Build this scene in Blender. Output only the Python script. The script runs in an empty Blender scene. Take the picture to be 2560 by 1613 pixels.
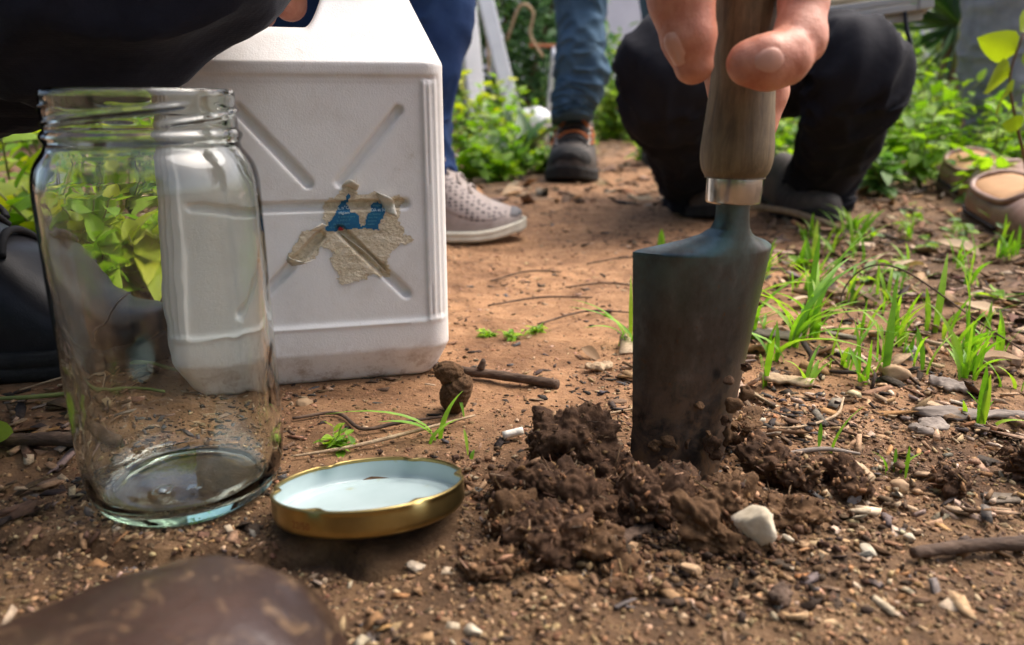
import bpy, math, random
import numpy as np
from mathutils import Vector, Matrix, Euler

R = math.radians
SC = bpy.context.scene
COL = SC.collection
rng = np.random.default_rng(7)
random.seed(7)

# ------------------------------------------------------------------ camera
cam_data = bpy.data.cameras.new('camera')
cam = bpy.data.objects.new('camera', cam_data)
COL.objects.link(cam)
cam.location = (0, 0, .165)
cam.rotation_euler = (R(74), 0, 0)
cam_data.lens = 26.76
cam_data.sensor_width = 36
cam_data.clip_start = .01
cam_data.clip_end = 500
cam_data.dof.use_dof = True
cam_data.dof.focus_distance = .40
cam_data.dof.aperture_fstop = 8.5
SC.camera = cam

# ------------------------------------------------------------------ sky and sun (bright overcast, light from above right)
SUN_EL, SUN_AZ = 58, 62          # azimuth measured from +Y towards +X
world = bpy.data.worlds.new('World')
SC.world = world
world.use_nodes = True
wn = world.node_tree.nodes
wl = world.node_tree.links
sky = wn.new('ShaderNodeTexSky')
sky.sky_type = 'NISHITA'
sky.sun_disc = False
sky.sun_elevation = R(SUN_EL)
sky.sun_rotation = R(SUN_AZ)
sky.air_density = .8
sky.dust_density = 6.0
sky.ozone_density = .3
wl.new(sky.outputs['Color'], wn['Background'].inputs['Color'])
wn['Background'].inputs['Strength'].default_value = .115
sun_data = bpy.data.lights.new('sun', 'SUN')
sun_data.energy = 1.3
sun_data.angle = R(50)
sun_data.color = (1, .975, .94)
sun = bpy.data.objects.new('sun', sun_data)
COL.objects.link(sun)
_d = Vector((math.sin(R(SUN_AZ)) * math.cos(R(SUN_EL)), math.cos(R(SUN_AZ)) * math.cos(R(SUN_EL)), math.sin(R(SUN_EL))))
sun.rotation_euler = (-_d).to_track_quat('-Z', 'Y').to_euler()

SC.view_settings.view_transform = 'Standard'
SC.view_settings.look = 'None'
SC.view_settings.gamma = 1
SC.view_settings.use_curve_mapping = False
SC.view_settings.exposure = 1.5
SC.cycles.use_denoising = True
SC.cycles.max_bounces = 14
SC.cycles.transmission_bounces = 12
SC.cycles.transparent_max_bounces = 12
SC.cycles.sample_clamp_indirect = 6

# ------------------------------------------------------------------ noise
def _h(ix, iy, iz, seed):
    n = (ix.astype(np.int64) * 374761393 + iy.astype(np.int64) * 668265263 + iz.astype(np.int64) * 2147483647 + seed * 1274126177) & 0xffffffff
    n = ((n ^ (n >> 13)) * 1274126177) & 0xffffffff
    n = ((n ^ (n >> 15)) * 2246822519) & 0xffffffff
    return ((n ^ (n >> 16)) & 0xffffff) / float(0xffffff)

def vnoise(p, seed=0):
    """value noise in -1..1 at the points p (N,3)"""
    p = np.asarray(p, float)
    i = np.floor(p)
    f = p - i
    f = f * f * (3 - 2 * f)
    x, y, z = i[..., 0], i[..., 1], i[..., 2]
    out = 0
    for dx in (0, 1):
        wx = f[..., 0] if dx else 1 - f[..., 0]
        for dy in (0, 1):
            wy = f[..., 1] if dy else 1 - f[..., 1]
            for dz in (0, 1):
                wz = f[..., 2] if dz else 1 - f[..., 2]
                out = out + wx * wy * wz * _h(x + dx, y + dy, z + dz, seed)
    return out * 2 - 1

def fbm(p, octaves=4, seed=0, gain=.5, lac=2.03):
    a, s, t = 1., 0., 0.
    q = np.asarray(p, float)
    for o in range(octaves):
        s = s + a * vnoise(q, seed + o * 17)
        t += a
        a *= gain
        q = q * lac + 11.3
    return s / t

def worley(p, seed=0):
    """distance to the nearest of one jittered point per unit cell"""
    i = np.floor(p)
    best = np.full(p.shape[0], 9.)
    for dx in (-1, 0, 1):
        for dy in (-1, 0, 1):
            for dz in (-1, 0, 1):
                c = i + (dx, dy, dz)
                j = np.stack([_h(c[:, 0], c[:, 1], c[:, 2], seed + k) for k in (1, 2, 3)], 1)
                best = np.minimum(best, np.linalg.norm(c + j - p, axis=1))
    return best

def sstep(a, b, x):
    t = np.clip((x - a) / (b - a), 0, 1)
    return t * t * (3 - 2 * t)

# ------------------------------------------------------------------ object helpers
def tag(o, label=None, cat=None, group=None, kind=None):
    if label: o['label'] = label
    if cat: o['category'] = cat
    if group: o['group'] = group
    if kind: o['kind'] = kind
    return o

def make_mesh(name, verts, faces, mat=None, smooth=True, cols=None):
    """faces: list of int arrays (n,3) or (n,4), or a plain list of tuples"""
    verts = np.asarray(verts, float)
    if isinstance(faces, np.ndarray): faces = [faces]
    me = bpy.data.meshes.new(name)
    if len(faces) and isinstance(faces[0], np.ndarray):
        tot = sum(f.size for f in faces)
        npoly = sum(len(f) for f in faces)
        me.vertices.add(len(verts)); me.loops.add(tot); me.polygons.add(npoly)
        me.vertices.foreach_set('co', verts.astype(np.float32).ravel())
        me.loops.foreach_set('vertex_index', np.concatenate([f.ravel() for f in faces]).astype(np.int32))
        ls = np.concatenate([np.full(len(f), f.shape[1]) for f in faces])
        st = np.concatenate([[0], np.cumsum(ls)[:-1]])
        me.polygons.foreach_set('loop_start', st.astype(np.int32))
        me.update(calc_edges=True)
    else:
        me.from_pydata([tuple(v) for v in verts], [], [tuple(f) for f in faces])
        npoly = len(me.polygons)
    me.polygons.foreach_set('use_smooth', np.full(len(me.polygons), smooth))
    if cols is not None:
        a = me.color_attributes.new('Col', 'FLOAT_COLOR', 'POINT')
        c = np.ones((len(verts), 4), np.float32); c[:, :3] = cols
        a.data.foreach_set('color', c.ravel())
    if mat: me.materials.append(mat)
    me.validate()
    me.update()
    return me

def add(name, me, parent=None, loc=None, rot=None, scale=None):
    o = bpy.data.objects.new(name, me)
    COL.objects.link(o)
    if parent: o.parent = parent
    if loc is not None: o.location = loc
    if rot is not None: o.rotation_euler = rot
    if scale is not None: o.scale = scale if hasattr(scale, '__len__') else (scale,) * 3
    return o

def mobj(name, verts, faces, mat, parent=None, smooth=True, cols=None):
    return add(name, make_mesh(name, verts, faces, mat, smooth, cols), parent)

def thing(name, label, cat, loc=(0, 0, 0), rotz=0, group=None):
    o = bpy.data.objects.new(name, None)
    o.empty_display_size = .03
    COL.objects.link(o)
    o.location = loc
    o.rotation_euler = (0, 0, rotz)
    return tag(o, label, cat, group)

def grid_faces(nu, nv, wrap_v=False):
    """quads of a (nu, nv) vertex grid"""
    i = np.arange(nu - 1)[:, None]
    j = np.arange(nv if wrap_v else nv - 1)[None, :]
    j2 = (j + 1) % nv
    return np.stack([(i * nv + j + 0 * i), (i * nv + j2), ((i + 1) * nv + j2), ((i + 1) * nv + j)], -1).reshape(-1, 4)

def spline(pts, n):
    """Catmull-Rom through rows of pts, n samples"""
    pts = np.asarray(pts, float)
    P = np.vstack([2 * pts[0] - pts[1], pts, 2 * pts[-1] - pts[-2]])
    t = np.linspace(0, len(pts) - 1 - 1e-9, n)
    k = t.astype(int); f = (t - k)[:, None]
    a, b, c, d = P[k], P[k + 1], P[k + 2], P[k + 3]
    return .5 * (2 * b + (c - a) * f + (2 * a - 5 * b + 4 * c - d) * f ** 2 + (3 * b - a - 3 * c + d) * f ** 3)

def tube(path, radii, seg=12, n=None, disp=None, caps=True, flat=(1, 1)):
    """swept tube; disp(theta, s, pos) adds to the radius. Returns verts, faces"""
    data = np.column_stack([np.asarray(path, float), np.asarray(radii, float)])
    if n: data = spline(data, n)
    P, rad = data[:, :3], data[:, 3]
    m = len(P)
    T = np.gradient(P, axis=0); T /= np.linalg.norm(T, axis=1)[:, None] + 1e-12
    up = np.array([0, 0, 1.]) if abs(T[0, 2]) < .9 else np.array([0, 1., 0])
    N = np.zeros_like(P)
    v = up - T[0] * np.dot(up, T[0]); N[0] = v / np.linalg.norm(v)
    for i in range(1, m):
        v = N[i - 1] - T[i] * np.dot(N[i - 1], T[i]); N[i] = v / (np.linalg.norm(v) + 1e-12)
    B = np.cross(T, N)
    th = np.linspace(0, 2 * math.pi, seg, endpoint=False)
    c, s = np.cos(th)[None, :, None] * flat[0], np.sin(th)[None, :, None] * flat[1]
    dirs = N[:, None, :] * c + B[:, None, :] * s
    rr = np.repeat(rad[:, None], seg, 1)
    if disp is not None:
        pos = P[:, None, :] + dirs * rr[..., None]
        S = np.repeat(np.linspace(0, 1, m)[:, None], seg, 1)
        TH = np.repeat(th[None, :], m, 0)
        rr = rr + disp(TH, S, pos)
    V = (P[:, None, :] + dirs * rr[..., None]).reshape(-1, 3)
    F = [grid_faces(m, seg, True)]
    if caps:
        V = np.vstack([V, P[0], P[-1]])
        a = np.arange(seg); b = (a + 1) % seg
        F.append(np.stack([np.full(seg, m * seg), b, a], 1))
        F.append(np.stack([np.full(seg, m * seg + 1), (m - 1) * seg + a, (m - 1) * seg + b], 1))
    return V, F

def join(parts):
    V, F, o = [], [], 0
    for v, f in parts:
        V.append(np.asarray(v, float))
        for g in (f if isinstance(f, list) else [f]):
            F.append(np.asarray(g) + o)
        o += len(v)
    return np.vstack(V), F

def lathe(profile, seg=96, closed=False):
    pr = np.asarray(profile, float)
    th = np.linspace(0, 2 * math.pi, seg, endpoint=False)
    V = np.stack([pr[:, None, 0] * np.cos(th), pr[:, None, 0] * np.sin(th), np.repeat(pr[:, 1:2], seg, 1)], -1).reshape(-1, 3)
    return outward(V, [grid_faces(len(pr), seg, True)])

def outward(V, F):
    """turn all faces of a closed mesh outwards"""
    vol = 0
    for f in F:
        for k in range(1, f.shape[1] - 1):
            vol += np.einsum('ij,ij->i', V[f[:, 0]], np.cross(V[f[:, k]], V[f[:, k + 1]])).sum()
    return V, ([f[:, ::-1] for f in F] if vol < 0 else F)

def surface_net(f, lo, hi, res, project=2):
    """polygonise f(p)=0 (f<0 inside) on a grid: naive surface nets"""
    lo = np.asarray(lo, float); hi = np.asarray(hi, float)
    n = np.ceil((hi - lo) / res).astype(int) + 1
    ax = [lo[k] + np.arange(n[k]) * res for k in range(3)]
    Fv = np.empty(n, np.float32)
    for i0 in range(0, n[0], 24):
        g = np.stack(np.meshgrid(ax[0][i0:i0 + 24], ax[1], ax[2], indexing='ij'), -1)
        Fv[i0:i0 + 24] = f(g.reshape(-1, 3)).reshape(g.shape[:3])
    s = Fv < 0
    cnt = np.zeros(n - 1, np.int16)
    for dx in (0, 1):
        for dy in (0, 1):
            for dz in (0, 1):
                cnt += s[dx:n[0] - 1 + dx, dy:n[1] - 1 + dy, dz:n[2] - 1 + dz]
    act = (cnt > 0) & (cnt < 8)
    idx = np.full(act.shape, -1, np.int64)
    cells = np.argwhere(act)
    idx[act] = np.arange(len(cells))
    acc = np.zeros((len(cells), 3)); w = np.zeros(len(cells))
    cx, cy, cz = cells.T
    corners = [(0, 0, 0), (1, 0, 0), (0, 1, 0), (1, 1, 0), (0, 0, 1), (1, 0, 1), (0, 1, 1), (1, 1, 1)]
    val = [Fv[cx + a, cy + b, cz + c].astype(float) for a, b, c in corners]
    for a in range(8):
        for b in range(a + 1, 8):
            if sum(abs(corners[a][k] - corners[b][k]) for k in range(3)) != 1: continue
            m = (val[a] < 0) != (val[b] < 0)
            t = np.where(m, val[a] / np.where(m, val[a] - val[b], 1), 0)
            p = np.array(corners[a]) + t[:, None] * (np.array(corners[b]) - np.array(corners[a]))
            acc += np.where(m[:, None], p, 0); w += m
    V = lo + (cells + acc / w[:, None]) * res
    for _ in range(project):
        e = res * .4
        f0 = f(V)
        g = np.stack([f(V + d) - f(V - d) for d in np.eye(3) * e], 1) / (2 * e)
        V = V - np.clip(f0 / ((g * g).sum(1) + 1e-6), -res, res)[:, None] * g * .7
    Fs = []
    for k in range(3):
        sl0 = [slice(None)] * 3; sl1 = [slice(None)] * 3
        sl0[k] = slice(0, -1); sl1[k] = slice(1, None)
        a, b = s[tuple(sl0)], s[tuple(sl1)]
        e = np.argwhere(a != b)
        flip = a[tuple(e.T)]
        u, v = (k + 1) % 3, (k + 2) % 3
        ok = (e[:, u] > 0) & (e[:, v] > 0) & (e[:, u] < n[u] - 1) & (e[:, v] < n[v] - 1)
        e, flip = e[ok], flip[ok]
        def at(du, dv):
            q = e.copy(); q[:, u] += du; q[:, v] += dv
            return idx[tuple(q.T)]
        quad = np.stack([at(-1, -1), at(0, -1), at(0, 0), at(-1, 0)], 1)
        quad[~flip] = quad[~flip][:, ::-1]
        Fs.append(quad)
    return outward(V, [np.vstack(Fs)])

def smin(a, b, k):
    h = np.clip(.5 + .5 * (b - a) / k, 0, 1)
    return b * (1 - h) + a * h - k * h * (1 - h)

def cone(p, a, b, ra, rb):
    a = np.asarray(a, float); b = np.asarray(b, float)
    ab = b - a
    t = np.clip(((p - a) @ ab) / (ab @ ab), 0, 1)
    return np.linalg.norm(p - a - t[:, None] * ab, axis=1) - (ra + (rb - ra) * t)

def chain(p, pts, k=.004):
    """pts: rows x,y,z,r joined by tapered capsules"""
    d = None
    for a, b in zip(pts[:-1], pts[1:]):
        c = cone(p, a[:3], b[:3], a[3], b[3])
        d = c if d is None else smin(d, c, k)
    return d

def ell(p, c, r):
    q = (p - np.asarray(c)) / np.asarray(r)
    l = np.linalg.norm(q, axis=1)
    return (l - 1) * min(r) * .9

# ------------------------------------------------------------------ materials
def new_mat(name):
    m = bpy.data.materials.new(name)
    m.use_nodes = True
    nt = m.node_tree
    return m, nt, nt.nodes['Principled BSDF']

def N(nt, typ, **kw):
    n = nt.nodes.new(typ)
    for k, v in kw.items():
        if k in n.inputs.keys(): n.inputs[k].default_value = v
        else: setattr(n, k, v)
    return n

def coords(nt, scale=(1, 1, 1), space='Object'):
    tc = nt.nodes.new('ShaderNodeTexCoord')
    mp = nt.nodes.new('ShaderNodeMapping')
    mp.inputs['Scale'].default_value = scale
    nt.links.new(tc.outputs[space], mp.inputs['Vector'])
    return mp.outputs['Vector']

def ramp(nt, fac, stops):
    r = nt.nodes.new('ShaderNodeValToRGB')
    e = r.color_ramp.elements
    while len(e) < len(stops): e.new(.5)
    for el, (pos, col) in zip(e, stops):
        el.position = pos
        el.color = (*col, 1) if len(col) == 3 else col
    nt.links.new(fac, r.inputs['Fac'])
    return r.outputs['Color']

def noise_out(nt, vec, scale, detail=4, rough=.55, dist=0):
    n = N(nt, 'ShaderNodeTexNoise', Scale=scale, Detail=detail, Roughness=rough, Distortion=dist)
    nt.links.new(vec, n.inputs['Vector'])
    return n.outputs['Fac']

def mix(nt, fac, a, b, mode='MIX'):
    m = nt.nodes.new('ShaderNodeMix')
    m.data_type = 'RGBA'; m.blend_type = mode
    for s, v in ((m.inputs[0], fac), (m.inputs[6], a), (m.inputs[7], b)):
        if hasattr(v, 'is_linked') or isinstance(v, bpy.types.NodeSocket): nt.links.new(v, s)
        elif isinstance(v, (int, float)): s.default_value = v
        else: s.default_value = (*v, 1)
    return m.outputs[2]

def bump(nt, bs, height, strength, dist, normal=None):
    b = N(nt, 'ShaderNodeBump', Strength=strength, Distance=dist)
    nt.links.new(height, b.inputs['Height'])
    if normal: nt.links.new(normal, b.inputs['Normal'])
    nt.links.new(b.outputs['Normal'], bs.inputs['Normal'])
    return b.outputs['Normal']

def mat_noise(name, stops, scale=20, rough=.8, stretch=(1, 1, 1), bscale=200, bstr=.3, bdist=.002, detail=6, metallic=0, spec=.4, sheen=0, roughvar=0, dist=0):
    """colours picked by noise along a ramp, fine relief by a second noise"""
    m, nt, bs = new_mat(name)
    v = coords(nt, stretch)
    f = noise_out(nt, v, scale, detail, .6, dist)
    nt.links.new(ramp(nt, f, stops), bs.inputs['Base Color'])
    bs.inputs['Roughness'].default_value = rough
    bs.inputs['Metallic'].default_value = metallic
    bs.inputs['Specular IOR Level'].default_value = spec
    if sheen:
        bs.inputs['Sheen Weight'].default_value = sheen
        bs.inputs['Sheen Roughness'].default_value = .5
    if roughvar:
        mr = N(nt, 'ShaderNodeMapRange')
        mr.inputs['To Min'].default_value = rough - roughvar; mr.inputs['To Max'].default_value = rough + roughvar
        nt.links.new(noise_out(nt, v, scale * 2.3, 5), mr.inputs['Value'])
        nt.links.new(mr.outputs['Result'], bs.inputs['Roughness'])
    if bstr:
        bump(nt, bs, noise_out(nt, v, bscale, 5), bstr, bdist)
    return m

def mat_cloth(name, c1, c2, weave=2600, fade=30, sheen=.02):
    m, nt, bs = new_mat(name)
    v = coords(nt)
    f = noise_out(nt, v, fade, 5, .6)
    nt.links.new(ramp(nt, f, [(.3, c1), (.7, c2)]), bs.inputs['Base Color'])
    bs.inputs['Roughness'].default_value = .85
    bs.inputs['Specular IOR Level'].default_value = .12
    bs.inputs['Sheen Weight'].default_value = sheen
    bs.inputs['Sheen Roughness'].default_value = .4
    w1 = N(nt, 'ShaderNodeTexWave', Scale=weave / 6.28, Distortion=1.5, Detail=2)
    w1.bands_direction = 'Z'
    nt.links.new(v, w1.inputs['Vector'])
    n1 = bump(nt, bs, w1.outputs['Fac'], .12, .0004)
    bump(nt, bs, noise_out(nt, v, 60, 5, .6), .25, .004, n1)
    return m

def mat_vcol(name, rough=.85, bscale=600, bstr=.4, spec=.3, transl=0):
    """each piece keeps its own colour in the attribute Col"""
    m, nt, bs = new_mat(name)
    a = nt.nodes.new('ShaderNodeVertexColor'); a.layer_name = 'Col'
    v = coords(nt)
    f = noise_out(nt, v, bscale, 4)
    c = mix(nt, 1.0, a.outputs['Color'], ramp(nt, f, [(.25, (.55, .53, .5)), (.7, (1.15, 1.15, 1.15))]), 'MULTIPLY')
    nt.links.new(c, bs.inputs['Base Color'])
    bs.inputs['Roughness'].default_value = rough
    bs.inputs['Specular IOR Level'].default_value = spec
    if bstr: bump(nt, bs, f, bstr, .0015)
    if transl:
        t = nt.nodes.new('ShaderNodeBsdfTranslucent')
        nt.links.new(c, t.inputs['Color'])
        ms = nt.nodes.new('ShaderNodeMixShader'); ms.inputs[0].default_value = transl
        nt.links.new(bs.outputs[0], ms.inputs[1]); nt.links.new(t.outputs[0], ms.inputs[2])
        nt.links.new(ms.outputs[0], nt.nodes['Material Output'].inputs['Surface'])
    return m

def mat_leaf(name, cols, rough=.45, transl=.48, vein=True):
    """leaf tone differs from leaf to leaf (object random) and along the blade"""
    m, nt, bs = new_mat(name)
    oi = nt.nodes.new('ShaderNodeObjectInfo')
    n = len(cols)
    base = ramp(nt, oi.outputs['Random'], [(i / (n - 1), c) for i, c in enumerate(cols)])
    v = coords(nt)
    f = noise_out(nt, v, 90, 4)
    c = mix(nt, 1.0, base, ramp(nt, f, [(.3, (.7, .72, .6)), (.7, (1.2, 1.15, 1.1))]), 'MULTIPLY')
    if vein:
        w = N(nt, 'ShaderNodeTexWave', Scale=55, Distortion=.6, Detail=1)
        nt.links.new(v, w.inputs['Vector'])
        bump(nt, bs, w.outputs['Fac'], .25, .001)
    nt.links.new(c, bs.inputs['Base Color'])
    bs.inputs['Roughness'].default_value = rough
    t = nt.nodes.new('ShaderNodeBsdfTranslucent')
    nt.links.new(mix(nt, 1.0, c, (1.2, 1.25, .5), 'MULTIPLY'), t.inputs['Color'])
    ms = nt.nodes.new('ShaderNodeMixShader'); ms.inputs[0].default_value = transl
    nt.links.new(bs.outputs[0], ms.inputs[1]); nt.links.new(t.outputs[0], ms.inputs[2])
    nt.links.new(ms.outputs[0], nt.nodes['Material Output'].inputs['Surface'])
    return m

def mat_flat(name, c, rough=.6, metallic=0, spec=.4):
    return mat_noise(name, [(.3, tuple(x * .85 for x in c)), (.7, tuple(min(1, x * 1.12) for x in c))], 45, rough, metallic=metallic, spec=spec, bstr=.15, bscale=300, bdist=.0008)

M = {}
# ground: reddish clay on the path, darker crumbly soil in front and to the right
m, nt, bs = new_mat('earth')
v = coords(nt)
big = noise_out(nt, v, 3.2, 5, .6)
mid = noise_out(nt, v, 34, 8, .68, .4)
fine = noise_out(nt, v, 330, 6, .7)
clay = ramp(nt, mid, [(.22, (.13, .058, .024)), (.38, (.30, .155, .072)), (.56, (.45, .245, .12)), (.8, (.58, .345, .18))])
dark = ramp(nt, mid, [(.25, (.05, .027, .012)), (.5, (.165, .092, .043)), (.75, (.33, .20, .10))])
geo = nt.nodes.new('ShaderNodeSeparateXYZ'); nt.links.new(v, geo.inputs[0])
# soil type changes over the plot: distance from the trodden path's middle line
px = N(nt, 'ShaderNodeMath', operation='MULTIPLY'); px.inputs[1].default_value = 1.0
nt.links.new(geo.outputs['Y'], px.inputs[0])
near = N(nt, 'ShaderNodeMapRange'); near.inputs['From Min'].default_value = .27; near.inputs['From Max'].default_value = .42
nt.links.new(geo.outputs['Y'], near.inputs['Value'])
dx = N(nt, 'ShaderNodeMath', operation='MULTIPLY_ADD'); dx.inputs[1].default_value = .28; dx.inputs[2].default_value = -.12
nt.links.new(geo.outputs['Y'], dx.inputs[0])
dd = N(nt, 'ShaderNodeMath', operation='SUBTRACT'); nt.links.new(geo.outputs['X'], dd.inputs[0]); nt.links.new(dx.outputs[0], dd.inputs[1])
ab = N(nt, 'ShaderNodeMath', operation='ABSOLUTE'); nt.links.new(dd.outputs[0], ab.inputs[0])
nz = N(nt, 'ShaderNodeMath', operation='MULTIPLY_ADD'); nz.inputs[1].default_value = .35
nt.links.new(big, nz.inputs[0]); nt.links.new(ab.outputs[0], nz.inputs[2])
pathm = N(nt, 'ShaderNodeMapRange'); pathm.inputs['From Min'].default_value = .52; pathm.inputs['From Max'].default_value = .34
nt.links.new(nz.outputs[0], pathm.inputs['Value'])
mm = N(nt, 'ShaderNodeMath', operation='MULTIPLY'); nt.links.new(near.outputs[0], mm.inputs[0]); nt.links.new(pathm.outputs[0], mm.inputs[1])
base = mix(nt, mm.outputs[0], dark, clay)
base = mix(nt, 1, base, ramp(nt, noise_out(nt, v, 11, 7, .65, .6), [(.34, (.55, .50, .46)), (.5, (.92, .9, .88)), (.66, (1.12, 1.1, 1.06))]), 'MULTIPLY')
spk = ramp(nt, noise_out(nt, v, 150, 5, .75), [(.30, (.25, .22, .2)), (.42, (1, 1, 1)), (.64, (1, 1, 1)), (.76, (1.5, 1.4, 1.25))])
nt.links.new(mix(nt, .85, base, spk, 'MULTIPLY'), bs.inputs['Base Color'])
bs.inputs['Roughness'].default_value = .82
bs.inputs['Specular IOR Level'].default_value = .35
n1 = bump(nt, bs, fine, .8, .004)
n1 = bump(nt, bs, noise_out(nt, v, 120, 7, .7, .5), .6, .006, n1)
bump(nt, bs, mid, .6, .012, n1)
M['earth'] = m

def soil_mat(name, a, b, c):
    m, nt, bs = new_mat(name)
    v = coords(nt)
    f = noise_out(nt, v, 120, 8, .72, .5)
    nt.links.new(ramp(nt, f, [(.28, a), (.52, b), (.75, c)]), bs.inputs['Base Color'])
    bs.inputs['Roughness'].default_value = .9
    bs.inputs['Specular IOR Level'].default_value = .25
    bump(nt, bs, noise_out(nt, v, 620, 6, .75), .9, .002)
    return m
M['soil'] = soil_mat('soil', (.022, .011, .006), (.092, .047, .024), (.21, .115, .06))
M['soil_brown'] = soil_mat('soil_brown', (.04, .02, .009), (.14, .075, .035), (.29, .165, .08))

m, nt, bs = new_mat('jar_glass')
bs.inputs['Base Color'].default_value = (.965, .985, .965, 1)
bs.inputs['Roughness'].default_value = 0
bs.inputs['IOR'].default_value = 1.5
bs.inputs['Transmission Weight'].default_value = 1
va = N(nt, 'ShaderNodeVolumeAbsorption', Density=11); va.inputs['Color'].default_value = (.42, .88, .55, 1)
nt.links.new(va.outputs[0], nt.nodes['Material Output'].inputs['Volume'])
v = coords(nt)
bump(nt, bs, noise_out(nt, v, 38, 2), .09, .004)
M['glass'] = m

# white polyethylene with grain and grime
m, nt, bs = new_mat('white_plastic')
v = coords(nt)
g = noise_out(nt, v, 24, 7, .7)
sp = noise_out(nt, v, 170, 4, .8)
base = ramp(nt, g, [(.25, (.67, .635, .59)), (.5, (.78, .755, .725)), (.8, (.83, .81, .785))])
base = mix(nt, 1, base, ramp(nt, sp, [(.2, (.45, .38, .3)), (.285, (1, 1, 1))]), 'MULTIPLY')
st = noise_out(nt, coords(nt, (1, 1, .45)), 55, 8, .75, 1.2)
base = mix(nt, 1, base, ramp(nt, st, [(.24, (.62, .52, .4)), (.36, (1, 1, 1))]), 'MULTIPLY')
sz = nt.nodes.new('ShaderNodeSeparateXYZ'); nt.links.new(v, sz.inputs[0])
low = N(nt, 'ShaderNodeMapRange'); low.inputs['From Min'].default_value = .03; low.inputs['From Max'].default_value = .0
nt.links.new(sz.outputs['Z'], low.inputs['Value'])
sp2 = N(nt, 'ShaderNodeMath', operation='MULTIPLY'); nt.links.new(low.outputs[0], sp2.inputs[0])
nt.links.new(ramp(nt, noise_out(nt, v, 75, 8, .75), [(.48, (0, 0, 0)), (.66, (1, 1, 1))]), sp2.inputs[1])
base = mix(nt, sp2.outputs[0], base, (.30, .19, .11))
sm = ramp(nt, noise_out(nt, v, 13, 6, .7, .8), [(.56, (0, 0, 0)), (.78, (.42, .42, .42))])
base = mix(nt, sm, base, (.50, .42, .32))
nt.links.new(base, bs.inputs['Base Color'])
bs.inputs['Roughness'].default_value = .38
bs.inputs['Subsurface Weight'].default_value = .15
bs.inputs['Subsurface Radius'].default_value = (.006, .005, .0045)
n1 = bump(nt, bs, noise_out(nt, v, 900, 4, .6), .3, .0005)
bump(nt, bs, g, .12, .003, n1)
M['plastic'] = m

M['paper'] = mat_noise('torn_paper', [(.25, (.42, .33, .21)), (.5, (.66, .56, .40)), (.8, (.78, .70, .56))], 130, .9, bscale=420, bstr=.9, bdist=.0015, stretch=(1, 1, 1.6), dist=1)
M['paper_white'] = mat_noise('paper_white', [(.3, (.62, .56, .44)), (.7, (.82, .78, .68))], 90, .85, bscale=300, bstr=.5)
M['blue_print'] = mat_noise('blue_print', [(.3, (.004, .085, .20)), (.7, (.008, .15, .30))], 110, .55, bscale=350, bstr=.3, bdist=.0006)
M['red_print'] = mat_flat('red_print', (.45, .02, .03))
M['pale_ink'] = mat_flat('pale_ink', (.55, .7, .75))
M['dim_ink'] = mat_flat('dim_ink', (.1, .33, .42))

# lid
m, nt, bs = new_mat('gold_lacquer')
v = coords(nt)
nt.links.new(ramp(nt, noise_out(nt, v, 60, 5), [(.3, (.27, .195, .07)), (.7, (.40, .305, .12))]), bs.inputs['Base Color'])
bs.inputs['Metallic'].default_value = 1
bs.inputs['Roughness'].default_value = .33
bump(nt, bs, noise_out(nt, v, 500, 4), .1, .0004)
M['gold'] = m
m, nt, bs = new_mat('lid_enamel')
v = coords(nt)
b0 = ramp(nt, noise_out(nt, v, 28, 5, .6), [(.25, (.33, .425, .415)), (.6, (.41, .50, .495))])
b1 = mix(nt, 1, b0, ramp(nt, noise_out(nt, v, 62, 3, .5), [(.3, (.85, .72, .42)), (.37, (1, 1, 1))]), 'MULTIPLY')
nt.links.new(b1, bs.inputs['Base Color'])
bs.inputs['Roughness'].default_value = .3
M['enamel'] = m
M['lid_ink'] = mat_flat('lid_ink', (.2, .05, .01))

# trowel
m, nt, bs = new_mat('handle_wood')
v = coords(nt, (1, 1, .16))
g = noise_out(nt, v, 260, 6, .65, .8)
c0 = ramp(nt, g, [(.3, (.085, .055, .024)), (.5, (.155, .105, .047)), (.72, (.235, .165, .08))])
dd = noise_out(nt, coords(nt), 55, 6, .6)
nt.links.new(mix(nt, 1, c0, ramp(nt, dd, [(.3, (.6, .55, .5)), (.6, (1, 1, 1))]), 'MULTIPLY'), bs.inputs['Base Color'])
bs.inputs['Roughness'].default_value = .55
bump(nt, bs, g, .35, .0012)
M['wood'] = m
M['ferrule'] = mat_noise('ferrule_steel', [(.3, (.36, .35, .33)), (.7, (.62, .61, .58))], 80, .22, stretch=(1, 1, .2), metallic=1, bscale=900, bstr=.1, bdist=.0004)
m, nt, bs = new_mat('blade_steel')
v = coords(nt, (1, 1, .5))
g = noise_out(nt, v, 110, 8, .72)
c0 = ramp(nt, g, [(.3, (.045, .042, .040)), (.55, (.080, .077, .073)), (.8, (.15, .147, .14))])
sp = noise_out(nt, coords(nt), 240, 6, .75)
c1 = mix(nt, ramp(nt, sp, [(.6, (0, 0, 0)), (.72, (1, 1, 1))]), c0, (.11, .055, .025))
sz = nt.nodes.new('ShaderNodeSeparateXYZ'); nt.links.new(coords(nt), sz.inputs[0])
lw = N(nt, 'ShaderNodeMapRange'); lw.inputs['From Min'].default_value = .062; lw.inputs['From Max'].default_value = -.004
nt.links.new(sz.outputs['Z'], lw.inputs['Value'])
sm = N(nt, 'ShaderNodeMath', operation='MULTIPLY'); nt.links.new(lw.outputs[0], sm.inputs[0])
nt.links.new(ramp(nt, noise_out(nt, coords(nt), 85, 8, .75, 1), [(.42, (0, 0, 0)), (.60, (1.3, 1.3, 1.3))]), sm.inputs[1])
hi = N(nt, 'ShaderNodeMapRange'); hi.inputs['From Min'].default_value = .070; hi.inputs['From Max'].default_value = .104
nt.links.new(sz.outputs['Z'], hi.inputs['Value'])
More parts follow.
